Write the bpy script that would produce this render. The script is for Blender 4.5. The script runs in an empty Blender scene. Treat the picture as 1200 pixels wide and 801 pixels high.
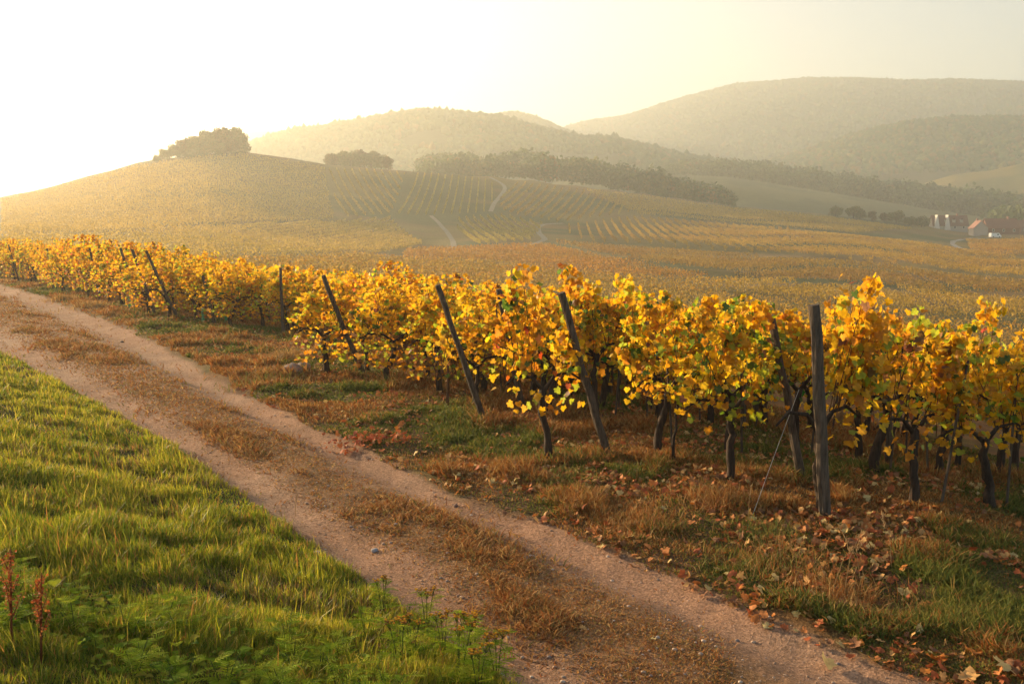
import bpy, math, random
import numpy as np
from math import radians, tan, atan, cos, sin, pi

random.seed(7)
R = np.random.default_rng(11)
scene = bpy.context.scene
COL = scene.collection

# ------------------------------------------------------------------ camera, sky, sun, exposure
F = 1100.0            # focal length in pixels of the 1200 px wide photograph
H = 2.7               # eye height above the track
HOR = 268.0
PITCH = atan((400.5 - HOR) / F)
cam = bpy.data.cameras.new('camera')
camo = bpy.data.objects.new('camera', cam)
COL.objects.link(camo)
cam.sensor_width = 36.0
cam.lens = 36.0 * F / 1200.0
cam.clip_start = 0.05
cam.clip_end = 12000
camo.location = (0, 0, H)
camo.rotation_euler = (pi / 2 - PITCH, 0, 0)
scene.camera = camo

SUN_AZ = radians(-50)      # left of the view direction
SUN_EL = radians(11)
world = bpy.data.worlds.new("World")
scene.world = world
world.use_nodes = True
wn = world.node_tree
bg = wn.nodes['Background']
sky = wn.nodes.new('ShaderNodeTexSky')
sky.sky_type = 'NISHITA'
sky.sun_disc = False
sky.sun_elevation = SUN_EL
sky.sun_rotation = SUN_AZ
sky.air_density = 1.0
sky.dust_density = 1.0
sky.ozone_density = 1.0
wn.links.new(sky.outputs[0], bg.inputs[0])
bg.inputs[1].default_value = 0.082

sl = bpy.data.lights.new('sun', 'SUN')
so = bpy.data.objects.new('sun', sl)
COL.objects.link(so)
sl.energy = 5.0
sl.angle = radians(0.6)
sl.color = (1.0, 0.73, 0.42)
so.rotation_euler = (pi / 2 - SUN_EL, 0, -SUN_AZ + pi)   # shines from azimuth SUN_AZ
so.location = (-40, 40, 60)

scene.view_settings.view_transform = 'Standard'
scene.view_settings.look = 'None'
scene.view_settings.gamma = 1
scene.view_settings.use_curve_mapping = False
scene.view_settings.exposure = 1.5
HAZE_DENSITY = 0.00052
scene.render.engine = 'CYCLES'
cy = scene.cycles
cy.use_denoising = True
cy.max_bounces = 6
cy.diffuse_bounces = 3
cy.glossy_bounces = 1
cy.transmission_bounces = 3
cy.volume_bounces = 1
cy.transparent_max_bounces = 4
cy.use_adaptive_sampling = True
cy.adaptive_threshold = 0.02

# ------------------------------------------------------------------ helpers
def link(o):
    COL.objects.link(o)
    return o

def tag(o, label=None, cat=None, group=None, kind=None):
    if label: o['label'] = label
    if cat: o['category'] = cat
    if group: o['group'] = group
    if kind: o['kind'] = kind
    return o

def empty(name, loc, rz=0.0):
    o = bpy.data.objects.new(name, None)
    o.empty_display_size = 0.2
    o.location = loc
    o.rotation_euler = (0, 0, rz)
    return link(o)

def mesh_np(name, verts, tris, cols=None, smooth=False, quads=None, matidx=None):
    """a mesh from numpy arrays; cols is one colour per vertex"""
    me = bpy.data.meshes.new(name)
    verts = np.asarray(verts, np.float32).reshape(-1, 3)
    parts = []
    if tris is not None and len(tris): parts.append(np.asarray(tris, np.int32).reshape(-1, 3))
    if quads is not None and len(quads): parts.append(np.asarray(quads, np.int32).reshape(-1, 4))
    loops = np.concatenate([p.ravel() for p in parts])
    tot = np.concatenate([np.full(len(p), p.shape[1], np.int32) for p in parts])
    start = np.concatenate([[0], np.cumsum(tot)[:-1]]).astype(np.int32)
    me.vertices.add(len(verts)); me.vertices.foreach_set('co', verts.ravel())
    me.loops.add(len(loops)); me.loops.foreach_set('vertex_index', loops)
    me.polygons.add(len(tot)); me.polygons.foreach_set('loop_start', start)
    if smooth: me.polygons.foreach_set('use_smooth', np.ones(len(tot), bool))
    if matidx is not None: me.polygons.foreach_set('material_index', np.asarray(matidx, np.int32))
    if cols is not None:
        cols = np.asarray(cols, np.float32)
        if cols.shape[1] == 3: cols = np.c_[cols, np.ones(len(cols), np.float32)]
        a = me.color_attributes.new('Col', 'FLOAT_COLOR', 'POINT')
        a.data.foreach_set('color', np.ascontiguousarray(cols, np.float32).ravel())
    me.update(calc_edges=True)
    me.validate()
    return me

def obj(name, me, mat=None, parent=None):
    o = bpy.data.objects.new(name, me)
    if mat is not None and len(me.materials) == 0: me.materials.append(mat)
    if parent is not None: o.parent = parent
    return link(o)

class MB:
    """collects vertices, faces and vertex colours for one mesh"""
    def __init__(s): s.v = []; s.f = []; s.c = []; s.m = []
    def add(s, v, f, c=(1, 1, 1), m=0):
        b = len(s.v); s.v += [tuple(x) for x in v]
        s.f += [tuple(i + b for i in q) for q in f]
        s.m += [m] * len(f)
        s.c += [tuple(c)] * len(v) if not isinstance(c, list) else c
        return s
    def tube(s, pts, rad, n=6, c=(1, 1, 1), cap=True, bump=0.0, m=0):
        pts = [np.array(p, float) for p in pts]
        V = []; Fc = []
        side = None
        for i, p in enumerate(pts):
            d = pts[min(i + 1, len(pts) - 1)] - pts[max(i - 1, 0)]
            d = d / (np.linalg.norm(d) + 1e-9)
            if side is None:
                a = np.array([1.0, 0, 0]) if abs(d[0]) < .8 else np.array([0, 1.0, 0])
            else:
                a = side
            side = a - d * np.dot(a, d); side /= np.linalg.norm(side) + 1e-9
            w = np.cross(d, side)
            r = rad[i] if hasattr(rad, '__len__') else rad
            for k in range(n):
                an = 2 * pi * k / n
                rr = r * (1 + bump * (random.random() - .5) * 2)
                V.append(p + side * cos(an) * rr + w * sin(an) * rr)
        for i in range(len(pts) - 1):
            for k in range(n):
                Fc.append((i * n + k, i * n + (k + 1) % n, (i + 1) * n + (k + 1) % n, (i + 1) * n + k))
        if cap:
            Fc.append(tuple(reversed(range(n)))); Fc.append(tuple((len(pts) - 1) * n + k for k in range(n)))
        return s.add(V, Fc, c, m)
    def box(s, x0, x1, y0, y1, z0, z1, c=(1, 1, 1), m=0):
        v = [(x, y, z) for z in (z0, z1) for y in (y0, y1) for x in (x0, x1)]
        return s.add(v, [(0, 2, 3, 1), (4, 5, 7, 6), (0, 1, 5, 4), (2, 6, 7, 3), (0, 4, 6, 2), (1, 3, 7, 5)], c, m)
    def mesh(s, name, smooth=False):
        me = bpy.data.meshes.new(name)
        me.from_pydata(s.v, [], s.f)
        a = me.color_attributes.new('Col', 'FLOAT_COLOR', 'POINT')
        a.data.foreach_set('color', np.array([tuple(c)[:3] + (1,) for c in s.c], np.float32).ravel())
        if smooth: me.polygons.foreach_set('use_smooth', np.ones(len(me.polygons), bool))
        me.polygons.foreach_set('material_index', np.array(s.m, np.int32))
        me.update()
        return me
    def build(s, name, mat, parent=None, smooth=False):
        return obj(name, s.mesh(name, smooth), mat, parent)

def copy_tree(o, parent=None):
    c = o.copy(); COL.objects.link(c)
    if parent is not None: c.parent = parent
    for ch in list(o.children): copy_tree(ch, c)
    return c

# value noise
def _h(i, j, s):
    n = (i.astype(np.int64) * 374761393 + j.astype(np.int64) * 668265263 + s * 974711) & 0x7fffffff
    n = ((n ^ (n >> 13)) * 1274126177) & 0x7fffffff
    return ((n ^ (n >> 16)) & 0xffff) / 65535.0
def vnoise(x, y, s=0):
    x = np.asarray(x, float); y = np.asarray(y, float)
    i = np.floor(x); j = np.floor(y); fx = x - i; fy = y - j
    fx = fx * fx * (3 - 2 * fx); fy = fy * fy * (3 - 2 * fy)
    i = i.astype(np.int64); j = j.astype(np.int64)
    return ((_h(i, j, s) * (1 - fx) + _h(i + 1, j, s) * fx) * (1 - fy) + (_h(i, j + 1, s) * (1 - fx) + _h(i + 1, j + 1, s) * fx) * fy)
def fbm(x, y, s=0, o=4):
    t = 0; a = .5; n = 0
    for k in range(o):
        t = t + a * vnoise(x * 2 ** k, y * 2 ** k, s + k * 17); n += a; a *= .5
    return t / n
def sstep(a, b, x):
    t = np.clip((np.asarray(x, float) - a) / (b - a), 0, 1)
    return t * t * (3 - 2 * t)

# ------------------------------------------------------------------ view geometry used to survey the place
CP, SP = cos(PITCH), sin(PITCH)
def ray(px, py):
    x = (np.asarray(px, float) - 600) / F; y = -(np.asarray(py, float) - 400.5) / F
    return np.stack([x, CP + y * SP, -SP + y * CP], -1)
def plane(px, py, z=0.0):
    d = ray(px, py); t = (z - H) / d[..., 2]
    return d[..., :2] * t[..., None]
def azel(px, py):
    d = ray(px, py)
    return np.arctan2(d[..., 0], d[..., 1]), d[..., 2] / np.hypot(d[..., 0], d[..., 1])
def pix(p):
    x, y, z = p[0], p[1], p[2] - H
    f = y * CP - z * SP; u = y * SP + z * CP
    return 600 + F * x / f, 400.5 - F * u / f

TD = np.array([-.6, .8]); UD = np.array([.8, .6])           # along / across the track
RU = np.array([.92, .3919]); RN = np.array([-.3919, .92])   # along / across the vine rows
ROWANG = math.atan2(RU[1], RU[0])

def edge(pts):
    p = plane(np.array([a for a, b in pts]), np.array([b for a, b in pts]))
    s = p @ TD; u = p @ UD
    k = np.argsort(s); s = s[k]; u = u[k]
    s = np.r_[s[0] - 12, s, s[-1] + 400]
    u = np.r_[u[0] - (u[2] - u[0]) / (s[3] - s[1]) * 12 * .4, u, u[-1]]
    return s, u
GE = edge([(-40, 392), (0, 412), (100, 465), (200, 523), (300, 590), (400, 662), (500, 735), (590, 800)])
VE = edge([(-60, 322), (0, 334), (60, 352), (150, 386), (230, 430), (300, 470), (380, 508), (450, 540), (540, 578), (620, 608), (700, 645), (800, 682), (900, 730), (1000, 768), (1090, 800)])
ENDPX = [(1130, 700), (968, 615), (890, 566), (715, 540), (600, 490), (520, 465), (427, 440), (332, 395), (253, 383), (210, 376), (163, 361), (90, 345), (30, 331), (-30, 321), (-70, 312)]
_e = plane(np.array([a for a, b in ENDPX]), np.array([b for a, b in ENDPX]))
EN = _e @ RN; EU = _e @ RU
_k = np.argsort(EN); EN = EN[_k]; EU = EU[_k]
EN = np.r_[EN[0] - 30, EN, EN[-1] + 400]; EU = np.r_[EU[0] + 8, EU, EU[-1] - 100]

def track_coords(x, y):
    s = x * TD[0] + y * TD[1]; u = x * UD[0] + y * UD[1]
    ge = np.interp(s, *GE); ve = np.interp(s, *VE)
    return s, u - ge, u - ve, (u - ge) / np.maximum(ve - ge, .3)
def along_row(x, y):
    n = x * RN[0] + y * RN[1]; u = x * RU[0] + y * RU[1]
    return u - np.interp(n, EN, EU), n
def near_z(x, y):
    s, gl, vr, f = track_coords(x, y)
    z = .72 * sstep(0, -3.6, gl) + .07 * sstep(0.05, -.25, gl)
    onb = sstep(0, -.5, gl)
    z = z + onb * .10 * (fbm(x * 1.3, y * 1.3, 3, 3) - .5)
    intr = sstep(-.1, .1, gl) * sstep(.1, -.1, vr)
    z = z + intr * (-.06 * np.exp(-((f - .14) / .11) ** 2) - .065 * np.exp(-((f - .86) / .11) ** 2) + .03 * np.exp(-((f - .5) / .2) ** 2))
    z = z + intr * .03 * (fbm(x * 2.1, y * 2.1, 5, 4) - .5)
    v = sstep(0, .25, vr)
    z = z + v * (.07 + .14 * (fbm(x * 1.1, y * 1.1, 9, 4) - .5))
    al, n = along_row(x, y)
    z = z - .15 * np.where(al > 6, al - .8, np.log1p(np.exp(np.clip(2.0 * (al - .8), -30, 30))) / 2.0) * sstep(-.5, 0.5, vr)
    return z

RIDGE = [(-500, 262), (-200, 252), (0, 231), (60, 218), (100, 207), (160, 190), (200, 184), (240, 180), (288, 177), (340, 184), (381, 191), (430, 195), (480, 199), (570, 206), (615, 210), (680, 218), (750, 226), (870, 242), (950, 249), (1090, 264), (1120, 269), (1150, 271), (1200, 271), (1400, 272), (1900, 272)]
def pxtab(pts): 
    a, e = azel(np.array([p[0] for p in pts]), np.array([p[1] for p in pts])); return a, e
RA, RE = pxtab(RIDGE)
_xs = [-500, 0, 240, 500, 700, 900, 1100, 1300, 1900]
AX = azel(np.array(_xs), np.full(len(_xs), 268.0))[0]
DRv = [520, 470, 450, 450, 480, 520, 560, 580, 600]
PY0 = [290, 300, 318, 345, 362, 385, 415, 440, 470]
Z0E = azel(np.array(_xs), np.array(PY0, float))[1]
PWv = [2, 2, 2.2, 3.6, 3.0, 2.2, 1.9, 1.8, 1.8]
D0 = 95.0
BUMPS = []      # (x, y, radius, height)
def terrain(x, y):
    x = np.asarray(x, float); y = np.asarray(y, float)
    D = np.hypot(x, y); az = np.arctan2(x, y)
    azc = np.clip(az, AX[0], AX[-1])
    dr = np.interp(azc, AX, DRv); z0 = H + D0 * np.interp(azc, AX, Z0E)
    zr = H + dr * np.interp(azc, RA, RE); pw = np.interp(azc, AX, PWv)
    t = np.clip((D - D0) / (dr - D0), 0, 1)
    zf = z0 + (zr - z0) * t ** pw
    zf = zf + t * (1 - t) * 4 * 1.6 * (fbm(x / 55, y / 55, 31, 3) - .5) * sstep(80, 160, D)
    # field terraces on the right
    w = sstep(radians(3), radians(12), az) * sstep(110, 160, D) * sstep(dr, dr - 60, D)
    q = (D + 22 * np.sin(az * 14) + 10 * np.sin(az * 31)) / 48.0
    zf = zf + w * .9 * ((q - np.floor(q)) - .5) * -1.0
    zf = np.where(D > dr, np.maximum(zr - .16 * (D - dr), -14 + 0 * D), zf)
    back = azel(np.array(1090), np.array(264.))[0]
    zf = np.where((D > dr) & (az > back - .02), zr - .004 * (D - dr), zf)
    wn_ = sstep(52, 95, D)
    return near_z(x, y) * (1 - wn_) + zf * wn_
_DS = np.geomspace(1.5, 700, 1500)
def hit(px, py):
    d = ray(px, py); h = np.hypot(d[0], d[1]); d = d / h
    z = H + _DS * d[2]
    t = terrain(_DS * d[0], _DS * d[1])
    k = np.argmax(z < t)
    if not (z < t).any(): k = len(_DS) - 1
    a, b = _DS[max(k - 1, 0)], _DS[k]
    for _ in range(14):
        m = (a + b) / 2
        if H + m * d[2] < terrain(m * d[0], m * d[1]): b = m
        else: a = m
    return np.array([b * d[0], b * d[1], float(terrain(b * d[0], b * d[1]))])

# ------------------------------------------------------------------ materials
def new_mat(name):
    m = bpy.data.materials.new(name); m.use_nodes = True
    return m, m.node_tree.nodes, m.node_tree.links, m.node_tree.nodes['Principled BSDF']
def noise_node(N, scale, detail=4, rough=.6):
    n = N.new('ShaderNodeTexNoise'); n.inputs['Scale'].default_value = scale
    n.inputs['Detail'].default_value = detail; n.inputs['Roughness'].default_value = rough
    return n
def leaf_mat(name, trans=.5, rough=.55, spec=.25, vary=.25, scale=40):
    m, N, L, p = new_mat(name)
    at = N.new('ShaderNodeAttribute'); at.attribute_name = 'Col'
    tc = N.new('ShaderNodeTexCoord')
    nz = noise_node(N, scale, 3); L.new(tc.outputs['Object'], nz.inputs['Vector'])
    mr = N.new('ShaderNodeMapRange'); mr.inputs[3].default_value = 1 - vary; mr.inputs[4].default_value = 1 + vary
    L.new(nz.outputs[0], mr.inputs[0])
    mx = N.new('ShaderNodeVectorMath'); mx.operation = 'SCALE'
    L.new(at.outputs['Color'], mx.inputs[0]); L.new(mr.outputs[0], mx.inputs['Scale'])
    L.new(mx.outputs[0], p.inputs['Base Color'])
    p.inputs['Roughness'].default_value = rough
    p.inputs['Specular IOR Level'].default_value = spec
    tr = N.new('ShaderNodeBsdfTranslucent'); L.new(mx.outputs[0], tr.inputs['Color'])
    mix = N.new('ShaderNodeMixShader'); mix.inputs[0].default_value = trans
    L.new(p.outputs[0], mix.inputs[1]); L.new(tr.outputs[0], mix.inputs[2])
    L.new(mix.outputs[0], N['Material Output'].inputs['Surface'])
    return m
def wood_mat(name, a, b, scale=6, bump=.5):
    m, N, L, p = new_mat(name)
    tc = N.new('ShaderNodeTexCoord'); mp = N.new('ShaderNodeMapping')
    mp.inputs['Scale'].default_value = (scale * 4, scale * 4, scale * .5)
    L.new(tc.outputs['Object'], mp.inputs[0])
    nz = noise_node(N, 2.0, 6, .7); L.new(mp.outputs[0], nz.inputs['Vector'])
    cr = N.new('ShaderNodeValToRGB'); cr.color_ramp.elements[0].position = .3; cr.color_ramp.elements[1].position = .72
    cr.color_ramp.elements[0].color = (*a, 1); cr.color_ramp.elements[1].color = (*b, 1)
    L.new(nz.outputs[0], cr.inputs[0]); L.new(cr.outputs[0], p.inputs['Base Color'])
    bp = N.new('ShaderNodeBump'); bp.inputs['Strength'].default_value = bump; bp.inputs['Distance'].default_value = .02
    L.new(nz.outputs[0], bp.inputs['Height']); L.new(bp.outputs[0], p.inputs['Normal'])
    p.inputs['Roughness'].default_value = .85; p.inputs['Specular IOR Level'].default_value = .2
    return m
def col_mat(name, rough=.85, spec=.2, scale=3.0, vary=.2, bump=0.0):
    m, N, L, p = new_mat(name)
    at = N.new('ShaderNodeAttribute'); at.attribute_name = 'Col'
    tc = N.new('ShaderNodeTexCoord')
    nz = noise_node(N, scale, 5); L.new(tc.outputs['Object'], nz.inputs['Vector'])
    mr = N.new('ShaderNodeMapRange'); mr.inputs[3].default_value = 1 - vary; mr.inputs[4].default_value = 1 + vary
    L.new(nz.outputs[0], mr.inputs[0])
    mx = N.new('ShaderNodeVectorMath'); mx.operation = 'SCALE'
    L.new(at.outputs['Color'], mx.inputs[0]); L.new(mr.outputs[0], mx.inputs['Scale'])
    L.new(mx.outputs[0], p.inputs['Base Color'])
    p.inputs['Roughness'].default_value = rough; p.inputs['Specular IOR Level'].default_value = spec
    if bump:
        bp = N.new('ShaderNodeBump'); bp.inputs['Strength'].default_value = bump
        L.new(nz.outputs[0], bp.inputs['Height']); L.new(bp.outputs[0], p.inputs['Normal'])
    return m

M_LEAF = leaf_mat('vine_leaf', .6, .5, .3, .3, 30)
M_FALLEN = leaf_mat('dead_leaf', .2, .7, .2, .35, 60)
M_GRASS = leaf_mat('grass_blade', .55, .5, .3, .15, 20)
M_DRY = leaf_mat('dry_blade', .35, .7, .15, .2, 20)
M_WEED = leaf_mat('weed_leaf', .5, .8, .08, .25, 40)
M_TREE = leaf_mat('tree_leaf', .3, .6, .2, .25, 1.5)
M_ROWS = leaf_mat('far_vine_leaf', .45, .6, .2, .25, .8)
M_WOODS = col_mat('woodland', .9, .1, .35, .35)
M_BARK = wood_mat('vine_bark', (.018, .012, .009), (.085, .055, .036), 5, .9)
M_POST = wood_mat('old_post_wood', (.03, .022, .016), (.17, .125, .09), 4, .9)
M_CANE = wood_mat('vine_cane', (.07, .032, .015), (.17, .08, .035), 8, .3)
M_TRUNK = wood_mat('tree_bark', (.04, .03, .02), (.1, .075, .055), 1, .5)
M_STONE = col_mat('stone', .85, .3, 9, .35, .5)
M_PLAIN = col_mat('painted_surface', .7, .3, 1.5, .12)
M_WIRE = col_mat('steel_wire', .45, .5, 30, .2)
M_PLASTIC = col_mat('green_plastic', .4, .5, 30, .1)

def ground_mat():
    m, N, L, p = new_mat('ground_soil')
    at = N.new('ShaderNodeAttribute'); at.attribute_name = 'Col'
    tc = N.new('ShaderNodeTexCoord')
    n1 = noise_node(N, 1.3, 8, .65); n2 = noise_node(N, 34, 6, .75); n3 = noise_node(N, .05, 6, .6)
    for n in (n1, n2, n3): L.new(tc.outputs['Object'], n.inputs['Vector'])
    vo = N.new('ShaderNodeTexVoronoi'); vo.inputs['Scale'].default_value = 70; L.new(tc.outputs['Object'], vo.inputs['Vector'])
    def rng(src, a, b, lo=.3, hi=.7):
        r = N.new('ShaderNodeMapRange'); r.inputs[1].default_value = lo; r.inputs[2].default_value = hi
        r.inputs[3].default_value = a; r.inputs[4].default_value = b; L.new(src, r.inputs[0]); return r.outputs[0]
    def mul(a, b):
        x = N.new('ShaderNodeMath'); x.operation = 'MULTIPLY'; L.new(a, x.inputs[0]); L.new(b, x.inputs[1]); return x.outputs[0]
    k = mul(mul(rng(n1.outputs[0], .78, 1.22), rng(n2.outputs[0], .6, 1.4)), rng(n3.outputs[0], .85, 1.15))
    mx = N.new('ShaderNodeVectorMath'); mx.operation = 'SCALE'
    L.new(at.outputs['Color'], mx.inputs[0]); L.new(k, mx.inputs['Scale'])
    # lighter and darker grit
    wh = N.new('ShaderNodeTexWhiteNoise'); L.new(vo.outputs['Position'], wh.inputs['Vector'])
    k2 = rng(wh.outputs['Value'], .72, 1.28, 0, 1)
    mx2 = N.new('ShaderNodeVectorMath'); mx2.operation = 'SCALE'
    L.new(mx.outputs[0], mx2.inputs[0]); L.new(k2, mx2.inputs['Scale'])
    L.new(mx2.outputs[0], p.inputs['Base Color'])
    p.inputs['Roughness'].default_value = .95; p.inputs['Specular IOR Level'].default_value = .1
    b1 = N.new('ShaderNodeBump'); b1.inputs['Strength'].default_value = .5; b1.inputs['Distance'].default_value = .012
    L.new(vo.outputs['Distance'], b1.inputs['Height'])
    b2 = N.new('ShaderNodeBump'); b2.inputs['Strength'].default_value = .8; b2.inputs['Distance'].default_value = .03
    L.new(n2.outputs[0], b2.inputs['Height']); L.new(b1.outputs[0], b2.inputs['Normal'])
    L.new(b2.outputs[0], p.inputs['Normal'])
    return m
M_GROUND = ground_mat()

# ------------------------------------------------------------------ the ground, one sheet
def lerp(a, b, t): return a + (b - a) * t[..., None]
def ground_colour(x, y):
    s, gl, vr, f = track_coords(x, y)
    D = np.hypot(x, y)
    c = np.zeros(x.shape + (3,))
    c[:] = (.34, .195, .12)                                            # pinkish sandy track
    nz = fbm(s * .8, (gl) * 2.6, 41, 4); nf = fbm(x * .5, y * .5, 47, 3)
    strip = np.exp(-((f - .5) / .24) ** 4) * sstep(.26, .5, nz + .08)
    c = lerp(c, np.array([.22, .12, .05]), strip * .85)
    c = lerp(c, np.array([.36, .24, .16]), sstep(.5, .7, nf) * .4)
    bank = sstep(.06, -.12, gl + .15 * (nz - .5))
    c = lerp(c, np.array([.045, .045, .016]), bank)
    ver = sstep(-.08, .12, vr + .3 * (nz - .5))
    vc = lerp(np.broadcast_to(np.array([.18, .098, .04]), c.shape), np.array([.11, .085, .028]), sstep(.42, .62, fbm(x * 1.1, y * 1.1, 53, 3)))
    vc = lerp(vc, np.array([.14, .08, .045]), sstep(.5, .62, fbm(x * 1.7, y * 1.7, 59, 3)) * .7)
    c = np.where(ver[..., None] > 0, lerp(c, vc, ver), c)
    far = sstep(45, 70, D)
    fc = lerp(np.broadcast_to(np.array([.19, .135, .04]), c.shape), np.array([.085, .09, .03]), sstep(.4, .62, fbm(x / 38, y / 38, 61, 4)))
    fc = lerp(fc, np.array([.2, .125, .045]), sstep(.5, .65, fbm(x / 60, y / 25, 67, 4)))
    c = lerp(c, fc, far)
    return c
def make_ground():
    ds = np.r_[.02, np.geomspace(.5, 4, 60), np.geomspace(4, 40, 220)[1:], np.geomspace(40, 760, 190)[1:]]
    fine = np.arange(-38, 38.01, .2)
    az = np.radians(np.r_[np.arange(-180, -38, 2.0), fine, np.arange(40, 180.1, 2.0)])
    A, Dg = np.meshgrid(az, ds)
    x = Dg * np.sin(A); y = Dg * np.cos(A)
    # behind the camera the sheet ends sooner
    lim = np.where(np.abs(A) > radians(75), 110.0, 760.0)
    sc = np.minimum(1, lim / np.maximum(Dg, .01)); x = x * sc; y = y * sc
    z = terrain(x, y)
    z = z + np.where(np.hypot(x, y) < 30, .012 * (fbm(x * 9, y * 9, 71, 3) - .5), 0)
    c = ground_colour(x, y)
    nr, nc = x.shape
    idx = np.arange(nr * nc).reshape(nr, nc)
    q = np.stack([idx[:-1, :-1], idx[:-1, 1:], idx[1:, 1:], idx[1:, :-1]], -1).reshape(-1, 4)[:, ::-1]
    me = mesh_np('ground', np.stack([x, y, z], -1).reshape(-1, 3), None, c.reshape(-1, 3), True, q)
    return tag(obj('ground', me, M_GROUND), kind='structure')
make_ground()

# ------------------------------------------------------------------ distant hills
def hill(name, ridge, Df, Dr, zf, Db, col, colb, pw=1.0, tree=0.0, amp=.06, seed=0, step=(.12, 46)):
    ra, re = pxtab(ridge)
    az = np.arange(ra[0], ra[-1], radians(step[0])); ts = np.r_[np.linspace(0, 1, step[1]), np.linspace(1, 2, 12)[1:]]
    A, T = np.meshgrid(az, ts)
    def zf_(A, T):
        D = np.where(T <= 1, Df + (Dr - Df) * T, Dr + (Db - Dr) * (T - 1))
        x = D * np.sin(A); y = D * np.cos(A)
        zr = H + Dr * np.interp(A, ra, re) - tree
        t = np.clip(T, 0, 1)
        g = t * t * (3 - 2 * t) * .45 + t ** pw * .55
        z = zf + (zr - zf) * g
        sc = (Dr - Df) * .22
        z = z + (np.sin(pi * t)) * amp * (Dr - Df) * (fbm(x / sc, y / sc, seed, 4) - .5)
        z = np.where(T > 1, zr - (zr - zf) * .5 * (T - 1) ** 1.3, z)
        return x, y, z
    x, y, z = zf_(A, T)
    m = fbm(x / (Dr * .05), y / (Dr * .05), seed + 5, 4)
    c = lerp(np.broadcast_to(np.array(col, float), x.shape + (3,)), np.array(colb, float), sstep(.42, .6, m))
    nr, nc = x.shape; idx = np.arange(nr * nc).reshape(nr, nc)
    q = np.stack([idx[:-1, :-1], idx[:-1, 1:], idx[1:, 1:], idx[1:, :-1]], -1).reshape(-1, 4)[:, ::-1]
    me = mesh_np(name, np.stack([x, y, z], -1).reshape(-1, 3), None, c.reshape(-1, 3), True, q)
    tag(obj(name, me, M_WOODS), kind='structure')
    return zf_, (ra[0], ra[-1]), (Df, Dr)

def ico(sub):
    import bmesh
    bm = bmesh.new(); bmesh.ops.create_icosphere(bm, subdivisions=sub, radius=1)
    bm.verts.ensure_lookup_table()
    v = np.array([tuple(x.co) for x in bm.verts]); f = np.array([[q.index for q in p.verts] for p in bm.faces]); bm.free()
    return v, f
ICO1 = ico(1); ICO2 = ico(2)
def blobs(P, r, hgt, cols, base, jit=.28):
    v, f = base; n = len(P); k = len(v)
    J = 1 + jit * (R.random((n, k, 1)) - .5) * 2
    V = v[None] * J * np.stack([r, r, hgt * .55], -1)[:, None, :] + (P + np.stack([0 * r, 0 * r, hgt * .45], -1))[:, None, :]
    Fc = f[None] + (np.arange(n) * k)[:, None, None]
    C = cols[:, None, :] * (.8 + .4 * R.random((n, k, 1)))
    return V.reshape(-1, 3), Fc.reshape(-1, 3), C.reshape(-1, 3)
PAL_WOOD = np.array([[.05, .09, .03], [.075, .11, .03], [.11, .11, .03], [.04, .075, .03], [.17, .105, .03], [.1, .13, .035]])
def wood_cols(n, w=(.3, .25, .15, .15, .07, .08)):
    return PAL_WOOD[R.choice(6, n, p=np.array(w) / sum(w))]
def cover(name, label, hl, n, size, tmin=0.0, tmax=1.04, seed=0, thr=.0, w=(.3, .25, .15, .15, .07, .08), arange=None, base=None):
    zf_, (a0, a1), _ = hl
    if arange: a0, a1 = azel(np.array(arange[0]), np.array(200.))[0], azel(np.array(arange[1]), np.array(200.))[0]
    A = R.uniform(a0, a1, n); T = R.uniform(tmin, tmax, n)
    nr = n // 6; T[:nr] = np.clip(R.normal(1.0, .012, nr), tmin, 1.05)
    x, y, z = zf_(A, T)
    if thr > 0:
        k = fbm(x / 90, y / 90, seed, 3) > thr; k |= np.arange(n) < nr
        x, y, z = x[k], y[k], z[k]
    m = len(x)
    h = size * R.uniform(.6, 1.35, m); r = h * R.uniform(.38, .62, m)
    on = (y * 0 + 1 > 0) & (R.random(m) < .05); h = np.where(on, h * 1.35, h); r = np.where(on, r * .8, r)
    V, Fc, C = blobs(np.stack([x, y, z - h * .12], -1), r, h, wood_cols(m, w), base or ICO1)
    me = mesh_np(name, V, Fc, C, False)
    tag(obj(name, me, M_WOODS), label, 'wood', kind='stuff')

h_far = hill('far_mountain', [(560, 170), (640, 156), (665, 149), (690, 142), (730, 137), (760, 128), (800, 115), (850, 102), (862, 99), (900, 96), (950, 92), (1000, 92), (1060, 95), (1120, 94), (1200, 97), (1320, 110), (1500, 140)],
             1250, 2500, 10, 2750, (.035, .05, .02), (.055, .06, .022), 1.2, 4, .07, 101)
cover('mountain_forest', 'hazy forest covering the highest mountain on the skyline', h_far, 15000, 8, .15, seed=3)
h_low = hill('far_ridge', [(180, 170), (270, 158), (300, 153), (325, 152), (360, 150), (420, 155), (480, 165)], 1800, 2500, 20, 2700, (.035, .05, .02), (.05, .055, .02), 1.2, 2, .04, 107)
h_spur = hill('wooded_spur', [(850, 205), (905, 187), (940, 177), (1000, 157), (1060, 143), (1120, 137), (1200, 137), (1320, 142), (1500, 160)],
              1000, 1500, 8, 1650, (.04, .052, .02), (.075, .065, .022), 1.1, 5, .08, 113)
cover('spur_forest', 'autumn forest on the rounded spur below the mountain', h_spur, 10000, 7.2, .42, seed=5, w=(.2, .25, .2, .1, .17, .08))
h_two = hill('second_summit', [(520, 160), (560, 140), (580, 135), (605, 131), (630, 138), (655, 149), (680, 160), (720, 176)], 1300, 1650, 20, 1760, (.035, .05, .02), (.06, .06, .022), 1.0, 5, .05, 119)
cover('summit_forest', 'hazy forest on the small second summit', h_two, 2600, 7.5, .2, seed=6)
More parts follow.
